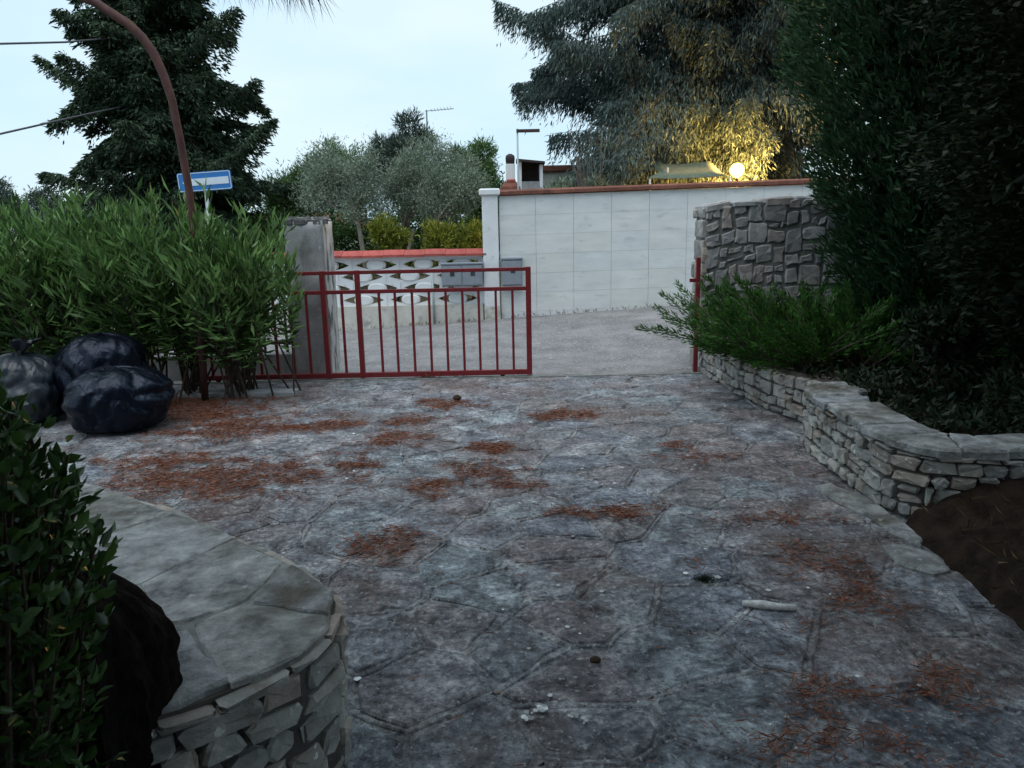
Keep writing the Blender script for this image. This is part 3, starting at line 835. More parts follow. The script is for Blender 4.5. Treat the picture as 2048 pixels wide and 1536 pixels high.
def meter(name, label, x0, x1, z0, z1, y, doors):
    e = empty(name, ((x0 + x1) / 2, y, z0)); tag(e, label, 'meter box')
    MB().bbox((x0, y - .16, z0), (x1, y, z1), .008).build('housing', 'greybox', e)
    MB().bbox((x0 - .012, y - .175, z1), (x1 + .012, y + .005, z1 + .03), .006).build('hood', 'greybox', e)
    w = (x1 - x0) / doors
    for i in range(doors):
        a, b_ = x0 + i * w, x0 + (i + 1) * w
        dr = MB().bbox((a + .012, y - .172, z0 + .02), (b_ - .012, y - .161, z1 - .02), .003).build('door', 'greybox', e)
        cx = (a + b_) / 2 + .01; cz = z0 + (z1 - z0) * .58
        MB().box((cx - .035, y - .176, cz - .035), (cx + .035, y - .1725, cz + .03)).build('window', 'greydark', dr)
    fix_children(e)
meter('meter_box', 'grey two-door meter box on the pierced wall', -1.08, -.43, .69, 1.03, 11.985, 2)
meter('meter_box', 'grey single-door meter box on the marble wall', -.12, .2, .68, 1.09, 12.0, 1)
cd = MB().tube([(-1.24, 11.965, .1), (-1.24, 11.965, .78)], .02, 8).build('conduit_pipe', 'galv', None, True)
tag(cd, 'thin grey conduit pipe running up the pierced wall', 'pipe')

# one-way road sign
sg = empty('road_sign', (-4.58, 11.62, 0))
tag(sg, 'blue one-way road sign with white arrow on a thin steel pole', 'road sign')
MB().tube([(-4.58, 11.62, -.1), (-4.585, 11.62, 2.46)], .028, 10).build('pole', 'galv', sg, True)
def rrect(w, h, r, k=5):
    pts = []
    for (cx, cz, a0) in ((w - r, h - r, 0), (-w + r, h - r, 90), (-w + r, -h + r, 180), (w - r, -h + r, 270)):
        for i in range(k + 1):
            a = R(a0 + 90 * i / k); pts.append((cx + r * math.cos(a), cz + r * math.sin(a)))
    return pts
def plate(pts, y0, y1):
    k = len(pts); return MB().add([(x, y0, z) for x, z in pts] + [(x, y1, z) for x, z in pts], [tuple(range(k)), tuple(range(2 * k - 1, k - 1, -1))] + [(i, i + k, (i + 1) % k + k, (i + 1) % k) for i in range(k)])
pn = stone_obj('panel', plate(rrect(.4, .14, .03), -.008, .008), 'signblue', sg)
bd = MB(); o_ = rrect(.392, .132, .026); i_ = rrect(.382, .122, .02); k = len(o_)
bd.add([(x, -.0105, z) for x, z in o_] + [(x, -.0105, z) for x, z in i_], [(i, (i + 1) % k, k + (i + 1) % k, k + i) for i in range(k)])
br = stone_obj('border', bd, 'signwhite', pn)
ar = stone_obj('arrow', plate([(-.33, -.005), (-.19, .122), (-.19, .045), (.36, .05), (.36, -.055), (-.19, -.055), (-.19, -.125)], -.0125, -.0085), 'signwhite', pn)
pn.matrix_parent_inverse = Matrix.Identity(4)
pn.location = (.01, -.045, 2.365); pn.rotation_euler = (0, R(-3.2), R(2))
fix_children(sg); pn.matrix_parent_inverse = Matrix.Identity(4)

# ================================================================== GARDEN STRUCTURES BEYOND
ch = empty('chimney', (.05, 15, .3))
tag(ch, 'white chimney with dark round pot above red tiled shoulders', 'chimney')
MB().bbox((-.035, 14.9, 2.2), (.145, 15.1, 2.79), .006).build('stack', 'plaster', ch)
MB().tube([(.055, 15, 2.79), (.055, 15, 2.9), (.055, 15, 2.95), (.055, 15, 2.985)], [.085, .095, .085, .03], 12).build('pot', 'blackpipe', ch, True)
MB().bbox((-.02, 14.86, 2.45), (.15, 15.14, 2.5), .006).build('collar', 'terracotta', ch)
MB().add([(-.18, 14.75, 2.0), (.28, 14.75, 2.0), (.28, 15.25, 2.0), (-.18, 15.25, 2.0), (-.14, 14.8, 2.36), (.24, 14.8, 2.36), (.24, 15.2, 2.36), (-.14, 15.2, 2.36), (-.06, 14.88, 2.46), (.16, 14.88, 2.46), (.16, 15.12, 2.46), (-.06, 15.12, 2.46)],
         [(0, 1, 5, 4), (1, 2, 6, 5), (2, 3, 7, 6), (3, 0, 4, 7), (4, 5, 9, 8), (5, 6, 10, 9), (6, 7, 11, 10), (7, 4, 8, 11), (8, 9, 10, 11)]).build('tiled_shoulder', 'terradark', ch)
fix_children(ch)
ov = empty('garden_oven', (.5, 15, .3))
tag(ov, 'white garden oven with dark open hood and slanted roof slab', 'oven')
MB().box((.22, 14.8, .2), (.27, 15.3, 2.82)).build('side_wall', 'plaster', ov)
MB().box((.62, 14.8, .2), (.68, 15.3, 2.76)).build('side_wall', 'plaster', ov)
MB().box((.27, 15.2, .2), (.62, 15.3, 2.8)).build('back_wall', 'blackpipe', ov)
MB().box((.27, 14.82, .2), (.62, 15.2, 2.45)).build('counter', 'concrete', ov)
MB().add([(.17, 14.7, 2.83), (.72, 14.7, 2.77), (.72, 15.4, 2.77), (.17, 15.4, 2.83), (.17, 14.7, 2.87), (.72, 14.7, 2.81), (.72, 15.4, 2.81), (.17, 15.4, 2.87)],
         [(0, 3, 2, 1), (4, 5, 6, 7), (0, 1, 5, 4), (1, 2, 6, 5), (2, 3, 7, 6), (3, 0, 4, 7)]).build('roof_slab', 'blackpipe', ov)
fix_children(ov)
cp = empty('clothes_post', (.2, 14.6, .3))
tag(cp, 'thin pale post with rusty crossbar beside the white chimney', 'post')
MB().tube([(.19, 14.6, .2), (.2, 14.6, 3.4)], .017, 8).build('post', 'galv', cp, True)
MB().box((.18, 14.57, 3.33), (.62, 14.63, 3.385)).build('crossbar', 'darkiron', cp)
fix_children(cp)
bh = empty('garden_house', (2.2, 20, .3))
tag(bh, 'cream flat-roofed garden house half hidden behind the cedar', 'house')
MB().box((.8, 19.6, .2), (4.2, 22.5, 2.95)).build('wall', 'cream', bh)
MB().bbox((.7, 19.45, 2.95), (4.3, 22.6, 3.1), .02).build('roof', 'terradark', bh)
fix_children(bh)
fh = empty('tiled_house', (-7.5, 28, .4))
tag(fh, 'low house with red tiled roof far behind the gate pillar', 'house')
MB().box((-10.5, 27.3, .3), (-5.6, 31, 1.75)).build('wall', 'cream', fh)
MB().add([(-10.9, 26.9, 1.72), (-5.25, 26.9, 1.72), (-5.25, 31.4, 1.72), (-10.9, 31.4, 1.72), (-10.2, 29.1, 2.3), (-6.1, 29.1, 2.3), (-10.9, 26.9, 1.84), (-5.25, 26.9, 1.84)],
         [(0, 1, 7, 6), (6, 7, 5, 4), (1, 2, 5, 7), (2, 3, 4, 5), (3, 0, 6, 4), (0, 3, 2, 1)]).build('roof', 'terradark', fh)
c_ = MB().bbox((-8.42, 27.2, 1.9), (-8.14, 27.5, 2.32), .01).build('chimney', 'terracotta', fh)
MB().bbox((-8.44, 27.18, 2.32), (-8.12, 27.52, 2.62), .01).build('chimney_top', 'plaster', c_)
fix_children(fh)
an = empty('antenna', (-2.5, 24, .3))
tag(an, 'tall thin television antenna mast rising above the trees', 'antenna')
MB().tube([(-2.5, 24, .3), (-2.45, 24, 5.16)], .025, 6).build('mast', 'galv', an)
MB().tube([(-2.5, 24, 5.13), (-1.62, 24.1, 5.2)], .014, 5).build('boom', 'galv', an)
for i in range(7):
    x = -2.3 + .1 * i; MB().tube([(x, 23.75, 5.15 + .01 * i), (x, 24.3, 5.15 + .01 * i)], .007, 4).build('element', 'galv', an)
fix_children(an)
pg = empty('awning', (3.2, 14.2, .3))
tag(pg, 'faded green garden awning on thin posts beside the lit lamp', 'awning')
nv = 9; vs = []; fs = []
for i in range(nv):
    t = i / (nv - 1); sag = -.03 * math.sin(t * math.pi)
    for (y, z) in ((13.6, 2.40), (14.0, 2.52), (14.6, 2.72), (15.2, 2.6)):
        vs.append((2.5 + 1.35 * t + (.25 if y > 13.9 else 0) * (1 - t), y, z + sag + .02 * t))
for i in range(nv - 1):
    for j in range(3): fs.append((i * 4 + j, i * 4 + 4 + j, i * 4 + 5 + j, i * 4 + 1 + j))
aw = MB().add(vs, fs).build('cloth', 'awning', pg, True)
sd_ = aw.modifiers.new('thick', 'SOLIDIFY'); sd_.thickness = .012
for (x, y, z) in ((2.53, 13.62, 2.4), (2.92, 14.0, 2.6), (3.95, 13.62, 2.4), (3.95, 15.1, 2.6)):
    MB().tube([(x, y, .2), (x, y, z)], .018, 8).build('post', 'galv', pg, True)
fix_children(pg)

# lit garden lamp
lm = empty('garden_lamp', (4.22, 14.1, .3))
tag(lm, 'lit yellow globe garden lamp above the marble wall', 'lamp')
MB().tube([(4.22, 14.1, .2), (4.22, 14.1, 2.44)], .03, 8).build('post', 'darkiron', lm, True)
vs = []; fs = []
for i in range(11):
    a = math.pi * i / 10
    for k in range(16):
        b_ = 2 * math.pi * k / 16; vs.append((4.22 + .13 * math.sin(a) * math.cos(b_), 14.1 + .13 * math.sin(a) * math.sin(b_), 2.53 - .13 * math.cos(a)))
for i in range(10):
    for k in range(16): fs.append((i * 16 + k, i * 16 + (k + 1) % 16, (i + 1) * 16 + (k + 1) % 16, (i + 1) * 16 + k))
gl = MB().add(vs, fs).build('globe', 'globe', lm, True)
fix_children(lm)
ld = bpy.data.lights.new('lamp_light', 'POINT'); ld.energy = 3000; ld.color = (1.0, 0.52, 0.13); ld.shadow_soft_size = .15
lo = bpy.data.objects.new('lamp_light', ld); lo.location = (4.22, 14.1, 2.53); link(lo)


# overhead cables
for (pts, lab) in (([(-14, 7.5, 3.9), (-11.4, 10, 4.15), (-8.24, 13, 4.69), (-8.0, 14.5, 5.05), (-7.6, 17, 5.75)], 'upper dark overhead cable running into the tall fir'),
                   ([(-14, 7.5, 2.0), (-11.4, 10, 2.6), (-8.47, 13, 3.29), (-8.05, 14.5, 3.75), (-7.62, 17, 4.45)], 'lower dark overhead cable running into the tall fir')):
    tag(MB().tube(pts, .017, 6).build('overhead_cable', 'cable', None, True), lab, 'cable')

# rusty curved pole
cpz = [(-2.98, 7.0, -.05), (-2.94, 6.97, .6), (-2.89, 6.95, 1.2), (-2.885, 6.95, 1.54), (-2.895, 6.95, 1.99), (-2.925, 6.95, 2.42), (-2.96, 6.95, 2.76), (-3.01, 6.95, 2.97), (-3.07, 6.95, 3.14), (-3.16, 6.95, 3.28), (-3.26, 6.95, 3.385), (-3.55, 6.95, 3.58), (-4.1, 6.95, 3.78)]
po = MB().tube(cpz, [.034] * 6 + [.035, .037, .038, .039, .04, .04, .04], 12).build('curved_pole', 'rustpole', None, True)
tag(po, 'rusty red iron pole bending over to one side above the hedge', 'pole')

# ================================================================== RUBBISH BAGS
def bag(name, label, c, rx, ry, h, mat, seed, neck=True, lean=0):
    e = empty(name, (c[0], c[1], 0)); tag(e, label, 'rubbish bag')
    nu, nv = 84, 52; V = []; F = []
    for j in range(nv + 1):
        t = j / nv
        a = t * math.pi
        pr_ = (math.sin(a) ** .5) if t < .5 else math.sin(a) ** .72
        zz = (1 - math.cos(a)) / 2
        zz = zz ** 1.05
        for i in range(nu):
            b_ = 2 * math.pi * i / nu
            x, y = math.cos(b_), math.sin(b_)
            q = 1 + .16 * noise.noise((x * 1.3 + seed, y * 1.3, zz * 2)) + .20 * abs(noise.noise((x * 2.0 + seed, y * 2.0, zz * 3.2))) ** .8 + .10 * abs(noise.noise((x * 4.4, y * 4.4 + seed, zz * 5))) ** .8 - .07
            V.append((c[0] + rx * x * pr_ * q + lean * zz, c[1] + ry * y * pr_ * q, max(0.004, h * zz * (1 + .05 * noise.noise((x * 2, y * 2, seed))))))
    for j in range(nv):
        for i in range(nu): F.append((j * nu + i, j * nu + (i + 1) % nu, (j + 1) * nu + (i + 1) % nu, (j + 1) * nu + i))
    MB().add(V, F).build('sack', mat, e, True)
    if neck:
        V = []; F = []; k = 20
        for j, (r_, z_) in enumerate(((.06, -.04), (.028, .01), (.03, .03), (.075, .07), (.10, .11))):
            for i in range(k):
                a = 2 * math.pi * i / k; w = 1 + .35 * math.sin(a * 5 + seed) * (j > 1)
                V.append((c[0] + lean + r_ * w * math.cos(a) + .02 * j, c[1] + r_ * w * math.sin(a), h + z_ + .015 * math.sin(a * 3)))
        for j in range(4):
            for i in range(k): F.append((j * k + i, j * k + (i + 1) % k, (j + 1) * k + (i + 1) % k, (j + 1) * k + i))
        MB().add(V, F).build('tied_neck', mat, e, True)
    fix_children(e)
bag('rubbish_bag', 'large black plastic rubbish bag nearest the driveway', (-3.3, 6.05), .42, .36, .53, 'bag', 3.1, False)
bag('rubbish_bag', 'black plastic rubbish bag piled behind the front one under the hedge', (-3.72, 6.55), .42, .34, .74, 'bag', 8.7, False, .08)
bag('rubbish_bag', 'greyish plastic rubbish bag with knotted top at the edge of the pile', (-4.25, 6.3), .33, .32, .62, 'bag_grey', 5.3, True)

# ================================================================== VEGETATION
def conifer(name, label, base, H, zlow, rfun, nbr, dens, tw, mat, bark, rise=.15, droop=.35, hang=0.25, trunk_r=.16, cat='tree', side=.45, upw=0.0, wild=.15, asym=0.0, clear=None):
    e = empty(name, base); tag(e, label, cat)
    bx, by, bz = base
    mb = MB()
    mb.tube([(bx, by, bz - .2), (bx + .05, by, bz + H * .3), (bx - .04, by, bz + H * .65), (bx, by, bz + H)], [trunk_r * 1.15, trunk_r * .85, trunk_r * .5, .02], 9)
    C = []; D = []; az = random.uniform(0, 6)
    for i in range(nbr):
        z = zlow + (H - zlow) * ((i + random.random()) / nbr) ** 1.0 * .985
        az += 2.399 + random.uniform(-.5, .5)
        rr = rfun(z) * random.uniform(.45, 1.15) * (1 + asym * math.cos(az))
        if rr < .06: continue
        rad = np.array([math.cos(az), math.sin(az), 0.0]); sid = np.array([-rad[1], rad[0], 0.0])
        rs, dr = rise + random.uniform(-wild, wild), droop * random.uniform(.4, 1.5)
        def pt(t): return np.array([bx, by, bz + z]) + rad * rr * t + np.array([0, 0, rs * rr * t - dr * rr * t * t])
        mb.tube([tuple(pt(t)) for t in (0, .35, .7, 1.0)], [.035 * (1 - z / H) + .012, .02 * (1 - z / H) + .008, .01, .004], 4, False)
        n = int(dens * rr * (.6 + rr * .35))
        t = rng.uniform(.08, 1, n) ** .8; s = np.clip(rng.normal(0, 1, n), -1.5, 1.5) * side * rr * (1.05 - t) * .55 + rng.normal(0, .05, n)
        P = np.array([pt(x) for x in t]) + sid[None] * s[:, None]
        P[:, 2] -= np.abs(s) * .25 + np.abs(rng.normal(0, .03 + .17 * hang, n)) - .02
        d_ = rad[None] * rng.uniform(.2, 1, n)[:, None] + sid[None] * (np.sign(s) * rng.uniform(.1, .9, n))[:, None] + rng.normal(0, .25, (n, 3))
        d_[:, 2] += -hang * rng.uniform(.3, 1.8, n) + upw
        C.append(P); D.append(unit(d_))
    C = np.concatenate(C); D = np.concatenate(D)
    if clear is not None:
        dv = C - np.array(clear)[None]; ok = ~((C[:, 0] < 1.15) & (C[:, 2] < 3.3) & (C[:, 1] < 15.6)); ok &= ~((np.hypot(dv[:, 0], dv[:, 2]) < .42) & (dv[:, 1] < .35)); C, D = C[ok], D[ok]
    mb.build('trunk', bark, e, True)
    leaves('crown', C, D, rng.uniform(tw[0] * .6, tw[0] * 1.3, len(C)), rng.uniform(tw[1] * .6, tw[1] * 1.3, len(C)), mat, e)
    fix_children(e)
    return e

def cloud_tree(name, label, base, trunk_top, clumps, n, tw, mat, bark, cat='tree', trunk_r=.08, stems=1, up_bias=.3, lean=0.0, spread=1.0, part='crown'):
    """clumps: list of (x,y,z,r); leafy clumps round limbs"""
    e = empty(name, base); tag(e, label, cat)
    bx, by, bz = base; mb = MB()
    for k in range(stems):
        ox = (k - (stems - 1) / 2) * .25
        tp = (trunk_top[0] + ox * 1.6, trunk_top[1], trunk_top[2])
        mid = ((bx + tp[0]) / 2 + random.uniform(-.08, .08), (by + tp[1]) / 2, (bz + tp[2]) / 2)
        mb.tube([(bx + ox * .4, by, bz - .15), mid, tp], [trunk_r, trunk_r * .8, trunk_r * .6], 8)
    for (x, y, z, r) in clumps:
        m_ = ((trunk_top[0] + x) / 2 + random.uniform(-.1, .1), (trunk_top[1] + y) / 2, (trunk_top[2] + z) / 2 - .05)
        mb.tube([trunk_top, m_, (x, y, z)], [trunk_r * .5, trunk_r * .3, .008], 5, False)
    C = []; D = []
    tot = sum(r ** 2 for *_, r in clumps)
    for (x, y, z, r) in clumps:
        k = int(n * r * r / tot)
        # sub-clumps give an uneven outline
        ns = max(4, int(9 * spread)); sc = rand_dirs(ns) * rng.uniform(.35, 1.0, (ns, 1)) * r * .8
        idx = rng.integers(0, ns, k); p = sc[idx] + rng.normal(0, r * .24, (k, 3))
        dd = unit(p) * .7 + rand_dirs(k) * .8; dd[:, 2] += up_bias
        C.append(p + np.array([x, y, z])); D.append(unit(dd))
    C = np.concatenate(C); D = np.concatenate(D)
    mb.build('trunk', bark, e, True)
    leaves(part, C, D, rng.uniform(tw[0] * .6, tw[0] * 1.3, len(C)), rng.uniform(tw[1] * .6, tw[1] * 1.3, len(C)), mat, e)
    fix_children(e)
    return e

# tall fir on the left
conifer('fir_tree', 'tall dark fir tree behind the road sign', (-7.55, 17, .3), 10.5, .5,
        lambda z: (2.85 - .2 * z) if z < 9 else max(0, (10.5 - z) * .5), 290, 480, (.14, .04), 'fir', 'bark', .12, .3, .5, .26, side=.7, wild=.9, asym=.06)
# big blue-grey cedar beyond the marble wall
conifer('cedar_tree', 'large blue-grey cedar with drooping sprays beyond the marble wall', (4.65, 17.4, .4), 11.5, 1.3,
        lambda z: 4.3 * min(1, .75 + .12 * z) if z < 5 else max(0, 4.3 - (z - 5) * .4), 235, 430, (.145, .028), 'cedar', 'bark', .25, .4, 1.3, .3, side=.55, wild=.8, asym=-.1, clear=(4.22, 14.1, 2.53))
conifer('cedar_tree', 'smaller drooping cedar lit yellow by the garden lamp', (4.6, 15.9, .4), 7.0, 1.6,
        lambda z: 2.3 - .2 * z if z < 6 else 1.0, 90, 620, (.125, .03), 'cedar', 'bark', .2, .35, 1.2, .16, side=.5, wild=.5, clear=(4.22, 14.1, 2.53))

# olives behind the pierced wall
def blob(cx, cy, cz, rx, ry, rz, k, r):
    return [(cx + random.uniform(-1, 1) * rx, cy + random.uniform(-1, 1) * ry, cz + random.uniform(-1, 1) * rz, r * random.uniform(.75, 1.25)) for _ in range(k)]
cloud_tree('olive_tree', 'grey-green olive tree with one leaning trunk, nearest the gate pillar', (-2.72, 14.6, .35), (-2.9, 14.6, 1.75), blob(-3.05, 14.7, 2.45, .75, .5, .45, 10, .45), 16000, (.075, .016), 'olive', 'barkpale', trunk_r=.065)
cloud_tree('olive_tree', 'grey-green olive tree with two pale trunks in the middle of the garden', (-2.25, 15.2, .35), (-2.1, 15.2, 1.6), blob(-1.95, 15.3, 2.45, .75, .5, .5, 11, .45), 17000, (.075, .016), 'olive', 'barkpale', trunk_r=.05, stems=2)
cloud_tree('olive_tree', 'grey-green olive tree with bent trunk next to the white pier', (-1.68, 14.4, .35), (-1.35, 14.4, 1.75), blob(-1.25, 14.5, 2.2, .5, .4, .38, 8, .36), 12000, (.07, .016), 'olive', 'barkpale', trunk_r=.055)
# pines and other trees farther back
cloud_tree('pine_tree', 'bright green pine tree right behind the gate pillar', (-5.9, 20, .4), (-5.9, 20, 1.6), blob(-5.7, 20, 2.0, .8, .5, .55, 9, .5), 12000, (.15, .03), 'pine', 'bark', trunk_r=.1)
cloud_tree('pine_tree', 'pale green pine tree with pointed top behind the first olive', (-4.4, 19, .4), (-4.4, 19, 2.2), blob(-4.35, 19, 2.7, .75, .5, .6, 10, .45) + [(-4.4, 19, 3.5, .32), (-4.0, 19, 3.3, .3)], 12000, (.13, .028), 'pine', 'bark', trunk_r=.1)
cloud_tree('pine_tree', 'dark bluish pine tree rising highest above the olives', (-3.3, 24, .4), (-3.3, 24, 3.0), blob(-3.2, 24, 3.7, .95, .6, .5, 11, .5) + [(-3.0, 24, 4.7, .4), (-3.8, 24, 4.2, .35), (-2.6, 24, 4.3, .4)], 14000, (.2, .03), 'pinedark', 'bark', trunk_r=.13, up_bias=.6)
cloud_tree('pine_tree', 'green pine tree between the antenna and the chimney', (-1.2, 22, .4), (-1.2, 22, 2.4), blob(-1.15, 22, 3.0, .9, .5, .55, 10, .5) + [(-.7, 22, 3.7, .35)], 13000, (.16, .03), 'pine', 'bark', trunk_r=.11)
cloud_tree('pine_tree', 'low green pine tree behind the last olive and antenna', (-2.2, 20.5, .4), (-2.2, 20.5, 1.8), blob(-2.0, 20.5, 2.4, .9, .5, .5, 9, .5), 11000, (.15, .03), 'pine', 'bark', trunk_r=.1)
for (x, y, z, r, lab) in ((-16.6, 25, 3.0, .7, 'small distant tree at the edge above the hedge'), (-14.6, 24.5, 2.6, .7, 'small distant tree standing next to the fir'), (-12.6, 22, 1.9, .9, 'low distant bushy tree under the fir branches')):
    cloud_tree('distant_tree', lab, (x, y, .3), (x, y, z - .8), blob(x, y, z - .5, .9, .5, .5, 9, r * .6) + [(x, y, z + .2, .35)], 9000, (.16, .035), 'pinedark', 'bark', trunk_r=.09)
# dark trees that close the view behind the olives
cloud_tree('holm_oak', 'dense dark tree closing the view behind the white pier', (-.9, 18.5, .35), (-.9, 18.5, 1.2), blob(-.9, 18.5, 1.6, .9, .4, .7, 12, .5), 14000, (.1, .05), 'hedgeleaf', 'bark', trunk_r=.1)
# garden hedge and yellow-green shrubs above the coping
cloud_tree('garden_hedge', 'clipped dark green garden hedge behind the pierced wall', (-4.2, 16.8, .35), (-4.2, 16.8, .8), [(x, 16.8 + random.uniform(-.2, .2), z, .42) for x in np.linspace(-7.5, -1.2, 13) for z in (.9, 1.35, 1.7)], 26000, (.08, .04), 'hedgeleaf', 'bark', 'hedge', .05, part='foliage')
for (x, y, h, lab) in ((-2.15, 13.6, 1.65, 'yellow-green shrub between the olive trunks'), (-1.15, 13.4, 1.45, 'bright yellow-green shrub behind the meter boxes'), (-.75, 13.5, 1.5, 'yellow-green shrub touching the white pier')):
    cloud_tree('garden_shrub', lab, (x, y, .35), (x, y, .8), blob(x, y, (h + .9) / 2, .22, .2, .35, 8, .22), 3500, (.09, .03), 'yellowgreen', 'bark', 'shrub', .03, stems=2, up_bias=.6, part='foliage')
for (x0, x1, lab) in ((.8, 2.6, 'scrubby grey-green shrubs line behind the coping near the chimney'),):
    cloud_tree('garden_shrub', 'low dry grey-green shrub behind the coping under the cedar', (1.2, 14.2, .4), (1.2, 14.2, 1.4), blob(1.25, 14.2, 2.15, .55, .25, .2, 10, .25), 6000, (.1, .025), 'olive', 'bark', 'shrub', .03, up_bias=.5, part='foliage')
# bare pale stems in front of the cedar
bs = empty('bare_shrub', (1.55, 13.9, .35)); tag(bs, 'leafless shrub of pale upright stems in front of the cedar', 'shrub')
for i in range(15):
    a = random.uniform(-1, 1); t = random.uniform(-.3, .3); h = random.uniform(2.7, 3.5)
    MB().tube([(1.55 + a * .08, 13.9 + t * .2, .3), (1.55 + a * .16, 13.9 + t * .3, 1.6), (1.55 + a * .33, 13.9 + t * .5, 2.5), (1.55 + a * .52 + random.uniform(-.08, .08), 13.9 + t * .6, h)], [.016, .012, .009, .003], 5).build('stem', 'twig', bs, True)
fix_children(bs)

# oleander hedge inside the fence
oh = empty('oleander_hedge', (-4, 7.2, 0)); tag(oh, 'bright green oleander hedge with spear-shaped leaves inside the fence', 'hedge')
st = MB(); C = []; D = []; Ls = []
for i in range(860):
    bx = random.uniform(-6.6, -2.45) if i > 60 else random.uniform(-3.0, -2.4)
    by = random.uniform(6.75, 7.75)
    cl = round(bx * 2.2) / 2.2 + random.uniform(-.12, .12); cy0 = 7.25 + random.uniform(-.22, .22)
    h = (1.58 + .25 * noise.noise((bx * 1.3, by * 2, 4)) + random.uniform(-.75, .30)) * (1.0 - .13 * sm((bx + 3.4) / .9))
    h = min(h, 1.76 + .1 * noise.noise((bx * 3, 2, 2)))
    base = Vector((cl, cy0, 0)); tip = Vector((bx + random.uniform(-.3, .45), by + random.uniform(-.6, .25), h))
    if h > 1.7 and random.random() < .35: tip.z += random.uniform(.05, .22)
    mid = base.lerp(tip, .55) + Vector((random.uniform(-.1, .1), random.uniform(-.1, .1), .1))
    if i % 4 == 0: st.tube([base, mid, tip], [.011, .008, .003], 4, False)
    n = random.randint(36, 64)
    t = rng.uniform(.25, 1.0, n) ** .75
    P = np.outer((1 - t) ** 2, base) + np.outer(2 * t * (1 - t), mid) + np.outer(t * t, tip)
    ax = np.array((tip - mid).normalized())
    az = rng.uniform(0, 6.283, n); rd_ = np.stack([np.cos(az), np.sin(az), np.zeros(n)], 1)
    open_ = np.clip(1.25 - t, .25, 1.0)[:, None]
    dd = ax[None] * (1.15 - open_ * .6) + rd_ * (open_ + .15) + rng.normal(0, .15, (n, 3))
    dd[:, 2] -= (t < .6) * .35
    P = P + rng.normal(0, .03, (n, 3))
    C.append(P); D.append(unit(dd)); Ls.append(rng.uniform(.09, .19, n))
C = np.concatenate(C); D = np.concatenate(D); Ls = np.concatenate(Ls)
keepm = (C[:, 2] > 1.0 + .25 * rng.random(len(C))) | ((rng.random(len(C)) < .8) & (C[:, 1] > 7.0)) | (rng.random(len(C)) < .2)
C, D, Ls = C[keepm], D[keepm], Ls[keepm]
st.build('stems', 'bark', oh)
leaves('foliage', C, D, Ls, Ls * .19, 'oleander', oh, bend=.06)
fix_children(oh)

# cypress on the right, dense
def shell_tree(name, label, base, H, rfun, n, tw, mat, bark, zlow=.2, lumps=.22, upw=.7, freq=1.6):
    e = empty(name, base); tag(e, label, 'tree'); bx, by, bz = base
    MB().tube([(bx, by, bz - .2), (bx, by, bz + H * .5), (bx, by, bz + H * .97)], [.14, .1, .02], 8).build('trunk', bark, e, True)
    z = rng.uniform(zlow, H, n); a = rng.uniform(0, 6.283, n); r = np.array([rfun(q) for q in z])
    lump = np.array([1 + lumps * (noise.noise((math.cos(p) * 2.2, math.sin(p) * 2.2, q * freq)) + .6 * noise.noise((math.cos(p) * 6, math.sin(p) * 6, q * freq * 2.6))) for p, q in zip(a, z)])
    f = 1 - np.abs(rng.normal(0, .16, n)); rr = r * lump * f
    rd_ = np.stack([np.cos(a), np.sin(a), np.zeros(n)], 1)
    C = np.stack([bx + rr * rd_[:, 0], by + rr * rd_[:, 1], bz + z], 1)
    D = rd_ * .8 + rng.normal(0, .35, (n, 3)); D[:, 2] += upw
    leaves('crown', C, unit(D), rng.uniform(tw[0] * .6, tw[0] * 1.4, n), rng.uniform(tw[1] * .6, tw[1] * 1.4, n), mat, e)
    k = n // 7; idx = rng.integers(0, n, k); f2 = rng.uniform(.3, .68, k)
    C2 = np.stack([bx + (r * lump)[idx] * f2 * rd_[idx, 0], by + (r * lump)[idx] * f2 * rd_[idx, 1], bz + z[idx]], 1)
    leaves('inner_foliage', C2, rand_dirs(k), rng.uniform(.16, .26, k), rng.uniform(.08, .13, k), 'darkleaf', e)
    fix_children(e)
shell_tree('cypress_tree', 'dense dark green cypress standing inside the stone gate wall', (4.0, 6.5, .3), 6.0,
           lambda z: (.66 + .37 * z) if z < 2.4 else (1.55 if z < 3.8 else max(.05, 1.55 * (6.1 - z) / 2.3)), 90000, (.085, .02), 'cypress', 'bark')
# darker broadleaf tree nearer the camera
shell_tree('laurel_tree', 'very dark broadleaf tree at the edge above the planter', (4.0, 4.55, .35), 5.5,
           lambda z: 1.25 * min(1, .45 + z * .4) if z < 1.4 else (1.35 if z < 4 else max(.05, 1.35 * (5.6 - z) / 1.6)), 95000, (.06, .022), 'darkleaf', 'bark', .1, .3, .0)

